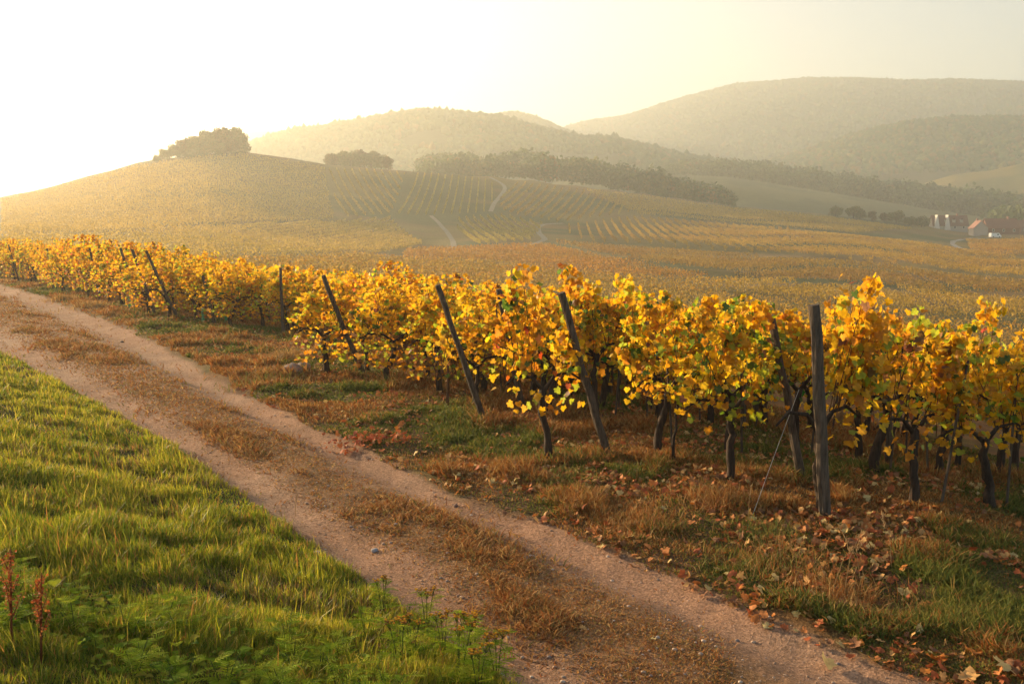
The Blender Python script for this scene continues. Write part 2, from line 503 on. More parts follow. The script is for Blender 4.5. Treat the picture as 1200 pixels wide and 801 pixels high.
h_mid = hill('wooded_hill', [(240, 200), (295, 168), (320, 160), (345, 153), (380, 149), (400, 145), (430, 140), (460, 134), (490, 130), (520, 130), (560, 135), (580, 137), (630, 150), (680, 161), (720, 163), (760, 172), (800, 182), (860, 192), (900, 199), (1000, 210), (1100, 226), (1250, 250)],
             700, 1180, 0, 1320, (.04, .052, .02), (.065, .065, .024), .9, 4, .08, 127)
cover('hillside_forest', 'forest covering the long hill behind the knoll', h_mid, 14000, 7.2, .25, seed=8, thr=.36, w=(.3, .25, .15, .15, .07, .08))
h_fld = hill('field_hill', [(640, 215), (720, 206), (800, 205), (850, 207), (887, 212), (975, 226), (1100, 247), (1180, 258), (1300, 262), (1500, 262)],
             600, 780, -8, 860, (.12, .11, .035), (.08, .085, .03), .9, 0, .05, 131)

hill('field_slope', [(1060, 224), (1085, 214), (1120, 204), (1160, 200), (1200, 191), (1260, 184), (1400, 176), (1500, 178)], 980, 1150, 2, 1250, (.19, .14, .035), (.1, .1, .03), 1.0, 0, .05, 137)
# ------------------------------------------------------------------ trees with trunk and crown
def leafquads(C, size, cols, nrm=None, tilt=1.0):
    n = len(C)
    a = R.normal(size=(n, 3))
    if nrm is not None: a = a * tilt + nrm
    a /= np.linalg.norm(a, axis=1, keepdims=True) + 1e-9
    b = np.cross(a, R.normal(size=(n, 3))); b /= np.linalg.norm(b, axis=1, keepdims=True) + 1e-9
    d = np.cross(a, b)
    s = (size * R.uniform(.6, 1.3, n))[:, None]
    V = np.stack([C + b * s * .6, C + d * s * .42 + a * s * .12, C - b * s * .6, C - d * s * .42 + a * s * .12], 1).reshape(-1, 3)
    i = np.arange(n)[:, None] * 4
    T = np.concatenate([i + np.array([[0, 1, 2]]), i + np.array([[0, 2, 3]])])
    return V, T, np.repeat(cols, 4, 0)
def tree_meshes(h, w, pal, n=1100, leaf=.55, seed=0):
    rs = np.random.default_rng(seed)
    random.seed(seed)
    mb = MB()
    th = h * .45
    mb.tube([(0, 0, -.4), (.1, 0, th * .5), (.15, .1, th), (.1, .1, h * .75)], [h * .035, h * .028, h * .02, h * .006], 7)
    for k in range(6):
        a = k * 1.05 + random.random(); z = th * (.5 + .1 * k)
        mb.tube([(.1, 0, z), (cos(a) * w * .25, sin(a) * w * .25, z + h * .14), (cos(a) * w * .38, sin(a) * w * .38, z + h * .26)], [h * .014, h * .009, h * .003], 5)
    tm = mb.mesh('trunk', True)
    nc = 16
    cc = []
    for k in range(nc):
        a = rs.uniform(0, 2 * pi); zz = rs.uniform(.22, .86); q = w * .5 * math.sin(pi * min(1, (zz + .05))) ** .6 * rs.uniform(.25, .8)
        cc.append((cos(a) * q, sin(a) * q, zz * h))
    cc = np.array(cc); cr = rs.uniform(.14, .27, nc) * w
    k = rs.integers(0, nc, n)
    dv = rs.normal(size=(n, 3)); dv /= np.linalg.norm(dv, axis=1, keepdims=True)
    rad = cr[k] * rs.random(n) ** .33
    C = cc[k] + dv * rad[:, None] * np.array([1, 1, .85])
    cols = np.array(pal)[(k + rs.integers(0, 2, n)) % len(pal)] * rs.uniform(.75, 1.25, (n, 1))
    V, T, CC = leafquads(C, leaf, cols, dv, .9)
    return tm, mesh_np('crown', V, T, CC)
def place_tree(meshes, p, rz, s, label, group=None, name='tree', cat='tree', sz=1.0):
    o = empty(name, tuple(p), rz); o.scale = (s, s, s * sz)
    obj('trunk', meshes[0], M_TRUNK, o); obj('crown', meshes[1], M_TREE, o)
    tag(o, label, cat, group)
    return o
DARK = [(.075, .1, .03), (.1, .115, .033), (.065, .085, .028), (.13, .115, .033)]
AUT = [(.07, .065, .02), (.11, .08, .025), (.05, .06, .02), (.14, .08, .025)]
DARK = [(a * 1.15, b * 1.15, c * 1.15) for a, b, c in DARK]
TREES = [tree_meshes(9, 10.5, DARK, 2600, .66, 21), tree_meshes(9, 9, AUT, 2400, .66, 22), tree_meshes(9, 11.5, DARK, 2800, .66, 23)]

def polar(px, D):
    a = azel(np.array(float(px)), np.array(250.))[0]
    x, y = D * sin(a), D * cos(a)
    return np.array([x, y, float(terrain(x, y))])
# copse on the knoll: heights follow the outline in the photograph
copse = [(186, 448, 3.2), (194, 452, 4.5), (202, 446, 5.6), (211, 450, 7.0), (219, 447, 8.6), (228, 452, 9.0), (236, 445, 9.4), (243, 451, 10.6), (250, 447, 11.2), (258, 452, 12.0), (266, 446, 12.4), (273, 451, 12.2), (280, 447, 10.8), (285, 452, 9.0), (255, 440, 8.0), (230, 440, 6.5), (270, 440, 8.5)]
ordw = ['first', 'second', 'third', 'fourth', 'fifth', 'sixth', 'seventh', 'eighth', 'ninth', 'tenth', 'eleventh', 'twelfth', 'thirteenth', 'fourteenth', 'fifteenth', 'sixteenth', 'seventeenth', 'eighteenth', 'nineteenth', 'twentieth']
for i, (px, D, h) in enumerate(copse):
    lab = (f'{ordw[i]} tree from the low western end of the copse on the bare knoll' if i < 14 else
           ['tree at the front middle of the knoll copse, below the tallest crowns', 'low tree at the front of the knoll copse, towards its sloping end', 'tree at the front of the knoll copse, near its steep end'][i - 14])
    lab = lab.replace('western', 'tapering')
    place_tree(TREES[i % 3], polar(px, D) + np.array([0, 0, -h * .12]), i * 1.3, h / 8.4, lab, 'trees of the copse on the knoll')
for i, (px, D, h) in enumerate([(390, 500, 8), (401, 506, 9.5), (412, 500, 10), (424, 506, 10), (436, 502, 9.4), (448, 505, 8.0), (456, 500, 6.5)]):
    p = polar(px, D); p[2] = H + D * azel(np.array(px), np.array(197.))[1] - 1.0
    place_tree(TREES[(i + 1) % 3], p, i * 2.1, h / 8.4, f'{ordw[i]} tree from the knoll in the rounded hazy grove just behind its slope', 'trees of the grove behind the knoll')
single = [(869, 241, 5.4, 1, 'olive tree standing alone on the crest of the vineyard slope, the taller of a pair'),
          (889, 242, 3.6, 0, 'low round bush beside the taller crest tree'), (898, 243, 4.0, 2, 'wide dark bush at the end of the crest pair'),
          (979, 253, 4.6, 0, 'slim dark tree on the slope between the crest bushes and the village'), (1000, 255, 5.0, 2, 'broad blue-green tree beside the slim dark one'),
          (1008, 256, 4.4, 0, 'small round tree touching the broad blue-green tree'), (1022, 258, 4.0, 1, 'reddish bush in the hedge leading to the white-gabled house'),
          (1036, 259, 3.6, 1, 'low russet bush in the middle of the village hedge'), (1050, 261, 5.2, 2, 'largest dark green tree of the hedge before the white-gabled house'),
          (1066, 263, 3.8, 0, 'olive shrub at the end of the hedge'), (1080, 265, 4.6, 0, 'dark green tree right against the white-gabled house')]
for i, (px, py, h, k, lab) in enumerate(single):
    p = hit(px, py + 1)
    s = h / 8.4 * np.hypot(p[0], p[1]) / 480
    place_tree(TREES[k], p, i * 1.7, s * 1.25, lab, None, sz=.9)

def woods(name, label, n, px0, px1, base_fn, D0_, D1_, size, w=(.3, .25, .15, .15, .07, .08), nq=90):
    px = R.uniform(px0, px1, n); D = R.uniform(D0_, D1_, n)
    a = azel(px, np.full(n, 240.))[0]
    e = azel(px, base_fn(px))[1]
    x = D * np.sin(a); y = D * np.cos(a); z = H + D * e + (D - D0_) * .05
    h = size * R.uniform(.5, 1.25, n) * (.55 + .9 * fbm(px / 22, D / 40, 301, 3)) * np.minimum(1, .45 + np.minimum(px - px0, px1 - px) / 70); r = h * R.uniform(.42, .75, n)
    q = nq
    dv = R.normal(size=(n, q, 3)); dv /= np.linalg.norm(dv, axis=2, keepdims=True)
    lob = 1 + .25 * np.sin(dv[..., 0] * 5 + R.uniform(0, 6, (n, 1))) * np.sin(dv[..., 2] * 5 + dv[..., 1] * 4)
    C3 = dv * (R.random((n, q, 1)) ** .25) * lob[..., None] * np.stack([r, r, h * .55], -1)[:, None] + np.stack([x, y, z + h * .45], -1)[:, None]
    cc = np.repeat(wood_cols(n, w), q, 0) * R.uniform(.75, 1.25, (n * q, 1))
    V, Fc, C = leafquads(C3.reshape(-1, 3), np.repeat(h * .2, q), cc, dv.reshape(-1, 3), .7)
    tag(obj(name, mesh_np(name, V, Fc, C), M_TREE), label, 'wood', kind='stuff')
woods('dark_wood', 'dark belt of woodland behind the crest of the vineyard slope', 900, 490, 860,
      lambda p: np.interp(p, [500, 560, 620, 680, 740, 800, 840], [207, 208, 209, 214, 224, 236, 244]), 525, 660, 9.5, (.3, .25, .12, .2, .08, .05))
woods('valley_wood', 'band of woodland along the valley floor above the village', 1100, 780, 1320,
      lambda p: np.interp(p, [780, 860, 920, 1000, 1100, 1200, 1320], [206, 212, 220, 232, 247, 256, 258]), 800, 960, 12, (.35, .3, .1, .15, .03, .07))
woods('village_wood', 'dark trees massed directly behind the village roofs', 130, 1150, 1320,
      lambda p: np.interp(p, [1150, 1200, 1320], [258, 264, 264]), 640, 700, 9, (.35, .3, .1, .15, .05, .05))

# ------------------------------------------------------------------ far vineyard parcels
def inside(poly, x, y):
    r = np.zeros(len(x), bool); n = len(poly); j = n - 1
    for i in range(n):
        xi, yi = poly[i]; xj, yj = poly[j]
        c = ((yi > y) != (yj > y)) & (x < (xj - xi) * (y - yi) / (yj - yi + 1e-12) + xi)
        r ^= c; j = i
    return r
def parcel(label, ppx, dpx, sp, pal, h=1.5, dens=1.0, wob=0.0):
    P = np.array([hit(*q)[:2] for q in ppx])
    a, b = hit(*dpx[0])[:2], hit(*dpx[1])[:2]
    d = (b - a) / np.linalg.norm(b - a); n = np.array([-d[1], d[0]])
    u0, u1 = (P @ d).min(), (P @ d).max(); n0, n1 = (P @ n).min(), (P @ n).max()
    xs = []; ys = []; rid = []
    for k, nn in enumerate(np.arange(n0, n1, sp)):
        c = d * (u0 + u1) / 2 + n * nn; D = np.hypot(*c)
        st = .16 + .0011 * D
        uu = np.arange(u0, u1, st); uu = uu + R.uniform(-st / 2, st / 2, len(uu))
        m = nn + wob * np.sin(uu / 25.0)
        xs.append(d[0] * uu + n[0] * m); ys.append(d[1] * uu + n[1] * m); rid.append(np.full(len(uu), k))
    x = np.concatenate(xs); y = np.concatenate(ys); rid = np.concatenate(rid)
    k = inside(P, x, y); x, y, rid = x[k], y[k], rid[k]
    gap = fbm(x / 3, y / 3, 77, 2) > .2; x, y, rid = x[gap], y[gap], rid[gap]
    rep = 5
    x = np.repeat(x, rep); y = np.repeat(y, rep); rid = np.repeat(rid, rep)
    m = len(x); D = np.hypot(x, y)
    j = .16
    x = x + R.normal(0, j * .6, m); y = y + R.normal(0, j * .6, m)
    z = terrain(x, y) + h * (.25 + .8 * R.random(m) ** .8)
    q = fbm(x / 14, y / 14, 83, 3) + R.normal(0, .13, m) * (1 - .6 * sstep(150, 350, D)) + .10 * np.sin(rid * 2.4) + .06 * np.sin(rid * .9)
    pal = np.array(pal, float)
    ci = np.clip(((q - .25) / .5 * len(pal)).astype(int), 0, len(pal) - 1)
    cols = pal[ci] * R.uniform(.85, 1.15, (m, 1))
    cols = cols * .6 + pal.mean(0) * .4
    V, T, C = leafquads(np.stack([x, y, z], -1), .15 + .0009 * D, cols)
    o = obj('vineyard_parcel', mesh_np('vineyard_parcel', V, T, C), M_ROWS)
    tag(o, label, 'vineyard', kind='stuff')
GOLD = [(.42, .28, .05), (.5, .31, .03), (.34, .25, .05), (.45, .23, .03)]
ORG = [(.5, .22, .03), (.55, .3, .03), (.4, .17, .03), (.36, .22, .05)]
OLV = [(.46, .31, .07), (.5, .33, .07), (.4, .28, .07), (.54, .35, .07)]
BRN = [(.42, .24, .045), (.48, .27, .04), (.34, .21, .05), (.44, .28, .04)]
YG = [(.34, .27, .05), (.4, .28, .05), (.27, .24, .05), (.45, .31, .05)]
RU_ = [(.36, .18, .04), (.42, .23, .035), (.32, .21, .05), (.45, .28, .04)]
parcel('hazy golden vine terraces on the sunward shoulder of the knoll', [(2, 236), (100, 212), (180, 194), (291, 183), (291, 230), (288, 264), (120, 277), (2, 280)], [(40, 255), (220, 249)], 2.8, OLV + GOLD[:1])
parcel('olive vine parcel on the knoll face below the copse', [(292, 184), (380, 198), (392, 258), (288, 264), (290, 228)], [(300, 235), (370, 238)], 3.2, OLV)
parcel('vine parcel with slanting rows beside the striped parcel', [(386, 199), (440, 202), (474, 205), (458, 252), (398, 256)], [(408, 208), (432, 245)], 3.4, YG[:2] + OLV)
parcel('striped yellow-green vine parcel with rows running straight downhill', [(482, 205), (530, 208), (568, 212), (582, 220), (572, 250), (466, 252)], [(506, 210), (492, 248)], 3.1, YG)
parcel('small yellow-green parcel between the two bending farm tracks', [(532, 259), (590, 254), (636, 264), (622, 283), (552, 288)], [(560, 262), (590, 283)], 3.0, YG)
parcel('brown vine parcel on the crest right of the striped parcel', [(598, 215), (680, 224), (758, 234), (740, 250), (655, 262), (592, 250), (584, 238)], [(660, 228), (628, 258)], 3.4, BRN + YG[:1])
parcel('bright orange vine parcel in the valley just beyond the near vines', [(478, 297), (560, 293), (640, 290), (740, 312), (836, 328), (760, 330), (650, 318), (545, 308), (470, 306)], [(520, 300), (700, 318)], 2.4, ORG)
parcel('vine parcel along the crest towards the lone trees', [(686, 224), (760, 232), (860, 246), (975, 257), (1070, 268), (1000, 274), (860, 262), (750, 252)], [(700, 238), (980, 262)], 2.8, GOLD[:1] + OLV + GOLD[2:3])
parcel('broad golden brown parcel filling the middle of the long slope', [(656, 268), (746, 256), (860, 266), (1000, 279), (1105, 291), (1200, 306), (1240, 312), (1240, 330), (1000, 306), (800, 292), (690, 284)], [(840, 268), (900, 294)], 3.4, BRN + GOLD[:2])
parcel('russet parcel below the terrace bank on the long slope', [(648, 285), (700, 290), (800, 298), (1000, 312), (1250, 338), (1250, 352), (1000, 336), (840, 322), (740, 306)], [(700, 294), (1100, 330)], 2.5, RU_)
parcel('nearest golden parcel across the hollow behind the vine tops', [(770, 336), (860, 334), (1000, 343), (1250, 360), (1250, 388), (1000, 362), (850, 348)], [(860, 338), (960, 358)], 2.4, GOLD)
parcel('orange and olive vines on the valley floor just beyond the near rows', [(150, 316), (420, 303), (468, 309), (545, 311), (650, 321), (760, 333), (850, 352), (850, 392), (700, 366), (500, 340), (150, 334)], [(300, 318), (420, 340)], 2.3, ORG[:2] + GOLD + OLV[:2])
parcel('dark russet parcel in the hollow at the foot of the slope', [(840, 354), (1000, 370), (1250, 396), (1250, 470), (1000, 420), (840, 380)], [(900, 366), (1100, 388)], 2.2, RU_ + BRN)
parcel('orange field of vines in front of the village houses', [(1132, 283), (1250, 280), (1250, 300), (1140, 298)], [(1140, 290), (1200, 291)], 2.8, ORG[:2] + BRN)
parcel('sun-hazed olive parcel at the foot of the knoll', [(2, 284), (120, 280), (282, 268), (392, 262), (458, 258), (500, 290), (420, 300), (200, 310), (2, 305)], [(60, 292), (360, 280)], 3.0, OLV + YG[:2])

# farm tracks on the far slope: ribbons lying on the ground
def ribbon(name, pp, w, col, lift=.12):
    P = [hit(*q)[:2] for q in pp]
    Q = []
    for a, b in zip(P[:-1], P[1:]):
        k = max(2, int(np.linalg.norm(b - a) / 3))
        for t in range(k): Q.append(a + (b - a) * t / k)
    Q.append(P[-1]); Q = np.array(Q)
    for _ in range(4): Q[1:-1] = (Q[:-2] + Q[1:-1] * 2 + Q[2:]) / 4
    d = np.gradient(Q, axis=0); d /= np.linalg.norm(d, axis=1, keepdims=True) + 1e-9
    n = np.stack([-d[:, 1], d[:, 0]], -1)
    ks = np.linspace(-.5, .5, 5)
    V = np.concatenate([(Q + n * w * k) for k in ks]); z = terrain(V[:, 0], V[:, 1]) + lift
    m = len(Q); q = []
    for j in range(4):
        i = np.arange(m - 1); q.append(np.stack([j * m + i, j * m + i + 1, (j + 1) * m + i + 1, (j + 1) * m + i], -1))
    me = mesh_np(name, np.c_[V, z], None, np.tile(np.array([col]), (len(V), 1)), True, np.concatenate(q)[:, ::-1])
    tag(obj(name, me, M_GROUND), kind='structure')
TC = (.24, .2, .145)
ribbon('farm_track', [(574, 208), (588, 214), (593, 220), (588, 228), (579, 238), (575, 248)], 1.9, TC)
ribbon('farm_track', [(505, 253), (515, 262), (524, 272), (531, 283), (532, 291)], 1.6, TC)
ribbon('farm_track', [(660, 262), (640, 262), (630, 266), (632, 274), (640, 281), (622, 287), (606, 290)], 1.9, TC)
ribbon('farm_track', [(500, 316), (560, 320), (620, 325), (700, 331), (780, 337)], 1.4, (.24, .2, .145))
ribbon('village_road', [(1150, 282), (1128, 280), (1116, 284), (1122, 290), (1142, 298)], 2.2, (.3, .27, .24))

# ------------------------------------------------------------------ village
def house(name, px, py, L, Wd, eave, ridge, rz, wallc, roofc, label, windows=4, dormers=0, gables=0, chimney=True, timber=False):
    p = hit(px, py)
    o = empty(name, tuple(p), rz); tag(o, label, 'house')
    w = MB(); w.box(-L / 2, L / 2, -Wd / 2, Wd / 2, -1.5, eave, wallc)
    for s in (-1, 1):
        x = s * L / 2
        w.add([(x, -Wd / 2, eave), (x, Wd / 2, eave), (x, 0, ridge - .15), (x - s * .25, -Wd / 2, eave), (x - s * .25, Wd / 2, eave), (x - s * .25, 0, ridge - .15)],
              [(0, 1, 2), (3, 5, 4), (0, 2, 5, 3), (1, 4, 5, 2)], wallc)
    w.build('wall', M_PLAIN, o)
    r = MB(); ov = .45
    k = (ridge - eave) / (Wd / 2)
    for s in (-1, 1):
        y0, z0 = s * (Wd / 2 + ov), eave - ov * k
        v = [(-L / 2 - ov, y0, z0), (L / 2 + ov, y0, z0), (L / 2 + ov, 0, ridge), (-L / 2 - ov, 0, ridge)]
        v += [(a, b, c + .22) for a, b, c in v]
        r.add(v, [(0, 1, 2, 3), (7, 6, 5, 4), (0, 4, 5, 1), (1, 5, 6, 2), (2, 6, 7, 3), (3, 7, 4, 0)], roofc)
    ro = r.build('roof', M_PLAIN, o)
    if chimney:
        c = MB(); c.box(L * .22, L * .22 + .8, -.4, .4, ridge - 1.2, ridge + 1.1, (.3, .14, .1)); c.box(L * .22 - .1, L * .22 + .9, -.5, .5, ridge + 1.1, ridge + 1.25, (.25, .2, .18)); c.build('chimney', M_PLAIN, ro)
    for i in range(windows):
        x = -L / 2 + (i + .5) * L / windows
        f = MB(); f.box(x - .55, x + .55, -Wd / 2 - .06, -Wd / 2 + .02, eave - 1.9, eave - .5, (.6, .55, .5)); fo = f.build('window', M_PLAIN, o)
        g = MB(); g.box(x - .42, x + .42, -Wd / 2 - .09, -Wd / 2 - .05, eave - 1.77, eave - .63, (.04, .045, .05)); g.build('pane', M_PLAIN, fo)
    for i in range(dormers):
        x = -L * .12 + i * L * .22; zb = eave + (ridge - eave) * .25; yb = -Wd / 2 * .78
        f = MB(); f.box(x - .7, x + .7, yb - .3, yb + 1.6, zb, zb + 1.5, wallc)
        f.add([(x - .9, yb - .5, zb + 1.5), (x + .9, yb - .5, zb + 1.5), (x, yb - .5, zb + 2.4), (x - .9, yb + 2, zb + 1.5), (x + .9, yb + 2, zb + 1.5), (x, yb + 2, zb + 2.4)], [(0, 1, 2), (3, 5, 4), (0, 2, 5, 3), (1, 4, 5, 2)], roofc)
        f.build('dormer', M_PLAIN, ro)
    for i in range(gables):
        x = -L / 2 + 1.6 + i * 5.2; y0 = -Wd / 2 - 1.2
        f = MB(); f.add([(x - 1.5, y0, 0), (x + 1.5, y0, 0), (x + 1.4, y0, eave * .25), (x, y0, ridge + .4), (x - 1.4, y0, eave * .25),
                         (x - 1.5, 0, 0), (x + 1.5, 0, 0), (x + 1.4, 0, eave * .25), (x, 0, ridge + .4), (x - 1.4, 0, eave * .25)],
                        [(0, 1, 2, 3, 4), (9, 8, 7, 6, 5), (0, 5, 6, 1), (1, 6, 7, 2), (2, 7, 8, 3), (3, 8, 9, 4), (4, 9, 5, 0)], (.6, .56, .5))
        f.build('gable_wing', M_PLAIN, o)
    if timber:
        f = MB(); y = -Wd / 2 - .05
        for xx in np.linspace(-L / 2 + .2, L / 2 - .2, 6): f.box(xx - .1, xx + .1, y - .03, y, .2, eave - .1, (.1, .06, .04))
        f.build('timber_frame', M_PLAIN, o)
    return o
house('white_gabled_house', 1111, 269.5, 17, 8, 2.6, 7.4, -.15, (.36, .33, .29), (.13, .05, .04), 'long white house with dark red roof, dormers and two pointed white gables', 4, 3, 2)
house('pale_gable_house', 1146, 275.5, 7, 6.5, 3.2, 6.6, 1.45, (.36, .3, .26), (.3, .14, .1), 'pale half-timbered house showing its pointed gable beside the white van', 2, 0, 0, True, True)
house('red_barn', 1171, 274.5, 15, 9, 3.2, 7.6, -.05, (.2, .08, .055), (.17, .055, .04), 'large brick-red barn with chimney to the side of the pale gable', 3, 0, 0)
house('brown_house', 1196, 273.5, 9, 8, 3.2, 6.4, .35, (.26, .13, .09), (.2, .08, .055), 'smaller russet house beyond the large red barn', 2, 0, 0)
def van(px, py, rz):
    p = hit(px, py); o = empty('delivery_van', tuple(p), rz)
    tag(o, 'white van parked on the verge below the red barn', 'van')
    b = MB()
    prof = [(-2.6, .35), (2.5, .35), (2.6, .9), (2.2, 1.15), (1.5, 2.05), (1.2, 2.2), (-2.5, 2.2), (-2.6, 2.0)]
    n = len(prof)
    b.add([(x, s * .95, z) for s in (-1, 1) for x, z in prof], [tuple(reversed(range(n))), tuple(range(n, 2 * n))] + [(i, (i + 1) % n, n + (i + 1) % n, n + i) for i in range(n)], (.8, .8, .8))
    b.build('body', M_PLAIN, o)
    for x in (-1.6, 1.6):
        for s in (-1, 1):
            w = MB(); w.tube([(x, s * .8, .35), (x, s * 1.0, .35)], .35, 12, (.03, .03, .03)); w.build('wheel', M_PLAIN, o)
    g = MB(); g.box(.3, 1.3, -.97, .97, 1.2, 1.8, (.05, .06, .07)); g.build('window', M_PLAIN, o)
van(1166, 278.5, .15)

# ------------------------------------------------------------------ grapevines
LEAF2D = np.array([(0, 0), (.2, .2), (.47, .14), (.42, -.1), (.64, -.32), (.38, -.47), (.3, -.74), (0, -1.02), (-.3, -.74), (-.38, -.47), (-.64, -.32), (-.42, -.1), (-.47, .14), (-.2, .2), (0, -.36)])
LT = np.array([(14, i, (i + 1) % 14) for i in range(14)])
def vine_leaves(P, out, size, cols, curl=.35):
    """lobed leaves hanging from P, faces turned to OUT"""
    n = len(P)
    nr = out + R.normal(0, .55, (n, 3)); nr /= np.linalg.norm(nr, axis=1, keepdims=True) + 1e-9
    dn = np.array([0, 0, -1.0]) + R.normal(0, .45, (n, 3))
    t = dn - nr * (dn * nr).sum(1, keepdims=True); t /= np.linalg.norm(t, axis=1, keepdims=True) + 1e-9
    sd = np.cross(t, nr)
    x = LEAF2D[:, 0][None] * R.uniform(.85, 1.2, (n, 1)); y = -LEAF2D[:, 1][None] * np.ones((n, 1))
    cv = R.uniform(-.1, 1, (n, 1)) * curl
    z = -cv * np.abs(x) * 1.1 - cv * (y - .3) ** 2 * .8 + R.normal(0, .05, (n, 15))
    s = size[:, None, None]
    V = P[:, None, :] + s * (x[..., None] * sd[:, None, :] + y[..., None] * t[:, None, :] + z[..., None] * nr[:, None, :])
    T = LT[None] + (np.arange(n) * 15)[:, None, None]
    C = np.repeat(cols, 15, 0) * R.uniform(.85, 1.15, (n * 15, 1))
    return V.reshape(-1, 3), T.reshape(-1, 3), C
GOLDEN = (.76, .41, .012); YELLOW = (.80, .53, .022); ORANGE = (.66, .28, .012); LIME = (.42, .46, .035); GREEN = (.13, .2, .025); RUST = (.42, .1, .02); BROWN = (.26, .13, .04)
PALS = np.array([GOLDEN, YELLOW, ORANGE, LIME, GREEN, RUST, BROWN])
MIX = {'golden': (.46, .26, .11, .09, .04, .015, .025), 'yellow-green': (.30, .28, .04, .22, .14, .005, .015), 'orange-gold': (.44, .16, .25, .06, .03, .025, .035), 'red-tinged': (.38, .14, .24, .06, .06, .08, .04)}
def vine_variant(seed, mixn, nleaf=760, hgt=2.0, end=False, young=False):
    global R
    R = np.random.default_rng(seed); random.seed(seed)
    tr = MB(); cn = MB()
    th = random.uniform(.74, .94); lx = random.uniform(-.16, .16); ly = random.uniform(-.06, .06)
    r0 = .022 if young else random.uniform(.036, .048)
    pts = [(0, 0, -.08), (lx * .2 + random.uniform(-.03, .03), ly * .3, th * .3), (lx * .7 + random.uniform(-.04, .04), ly * .8, th * .65), (lx, ly, th)]
    q = []
    for a, b in zip(pts[:-1], pts[1:]):
        for t in (0, .33, .66): q.append(np.array(a) * (1 - t) + np.array(b) * t + np.array([random.gauss(0, .009), random.gauss(0, .009), 0]))
    q.append(np.array(pts[-1]))
    rr = [r0 * (1.25 - .5 * i / len(q)) * random.uniform(.88, 1.12) for i in range(len(q))]; rr[-1] = r0 * 1.15; rr[0] *= 1.2
    tr.tube(q, rr, 8, bump=.14)
    head = np.array(pts[-1])
    arms = []
    for s in (-1, 1):
        L = random.uniform(.45, .62)
        a = [head - np.array([0, 0, .05]), head + np.array([s * L * .3, 0, .13]), head + np.array([s * L * .7, .02, .16]), head + np.array([s * L, 0, .06])]
        (tr if not young else cn).tube(a, [r0 * .7, r0 * .5, r0 * .4, r0 * .25], 6, bump=.12)
        arms += [(a[1] * (1 - t) + a[2] * t) for t in (0, .5, 1)] + [a[3]]
    ncn = 15
    canes = []
    if end is True:
        arms = [a for a in arms if a[0] > -.12]
    for k in range(ncn):
        b = arms[k % len(arms)] + np.array([random.uniform(-.05, .05), random.uniform(-.03, .03), 0])
        top = hgt * random.choice([.72, .8, .86, .9, .95, 1.0, 1.12])
        ex = b[0] + (random.uniform(-.03, .3) if end is True else random.uniform(-.26, .26)); ey = random.uniform(-.16, .16)
        c = [b, np.array([b[0] * .6 + ex * .4, ey * .5, b[2] + (top - b[2]) * .4]), np.array([ex, ey, b[2] + (top - b[2]) * .8]), np.array([ex + random.uniform(-.12, .12), ey * 1.4, top])]
        cn.tube(c, [.006, .005, .004, .002], 4)
        canes.append(np.array(c))
    canes = np.array(canes)
    n = nleaf
    cw = R.dirichlet(np.full(ncn, 1.6)) * .7 + .3 / ncn; ci = R.choice(ncn, n, p=cw); t = R.beta(1.7, 1.2, n) * 3; i = np.minimum(t.astype(int), 2); f = (t - i)[:, None]
    P = canes[ci, i] * (1 - f) + canes[ci, i + 1] * f
    sy = np.where(R.random(n) < .5, -1.0, 1.0)
    off = np.stack([R.normal(0, .1, n), sy * np.abs(R.normal(.07, .09, n)), R.normal(0, .06, n)], -1)
    off *= np.clip(1.25 - t / 3, .3, 1)[:, None] ** .7
    P = P + off
    nl = max(6, n // 22) if end != 'low' else n // 4                                   # drooping low leaves
    P[:nl, 2] = R.uniform(.6 if end != 'low' else .3, .95, nl); P[:nl, 0] = R.uniform(-.05 if end is True else -.5, .5, nl)
    out = np.stack([off[:, 0] * 2, sy * .9, np.full(n, .35)], -1)
    w = np.array(MIX[mixn]); w = w / w.sum()
    zz = np.clip((P[:, 2] - .7) / 1.3, 0, 1)
    base = R.choice(7, n, p=w)
    w2 = w * np.array([1, 1, 1, 1, 1, .15, .3]); cb = R.choice(7, ncn * 3, p=w2 / w2.sum())[ci * 3 + i]
    base = np.where(R.random(n) < .5, cb, base)
    low = (R.random(n) < (1 - zz) * .35); base = np.where(low, R.choice([3, 4, 3, 0, 6], n), base)
    sub = fbm(P[:, 0] * 4 + seed, P[:, 2] * 4, seed, 2)
    base = np.where((sub > .62) & (R.random(n) < .5), R.choice([2, 2, 0, 0], n), base)
    if end == 'low': base[:nl] = R.choice([6, 0, 2, 6, 3], nl)
    cols = PALS[base] * R.uniform(.75, 1.12, (n, 1))
    cols = cols * np.array([1, 1, 1]) + R.normal(0, .015, (n, 3)); cols = np.clip(cols, .01, .9)
    V, T, C = vine_leaves(P, out, R.uniform(.042, .09, n), cols, .5)
    tm = tr.mesh('trunk', True); cm = cn.mesh('canes', True); fm = mesh_np('foliage', V, T, C)
    for m_, k_ in ((tm, M_BARK), (cm, M_CANE), (fm, M_LEAF)): m_.materials.append(k_)
    return tm, cm, fm, None, mixn
SPEC = [(301, 'golden', 640, 1.86), (302, 'golden', 700, 1.84), (303, 'orange-gold', 620, 1.88), (304, 'yellow-green', 690, 1.8), (305, 'golden', 580, 1.84),
        (306, 'orange-gold', 640, 1.95), (307, 'red-tinged', 740, 2.05), (308, 'yellow-green', 730, 1.86), (309, 'golden', 600, 1.76)]
VV = [vine_variant(*q) for q in SPEC]
VL_ = [vine_variant(q[0] + 90, q[1], q[2], q[3], 'low') for q in SPEC]
VE_ = [vine_variant(q[0] + 50, q[1], int(q[2] * .8), q[3], True) for q in SPEC]
YOUNG = vine_variant(320, 'yellow-green', 150, 1.1, young=True)
R = np.random.default_rng(99); random.seed(99)

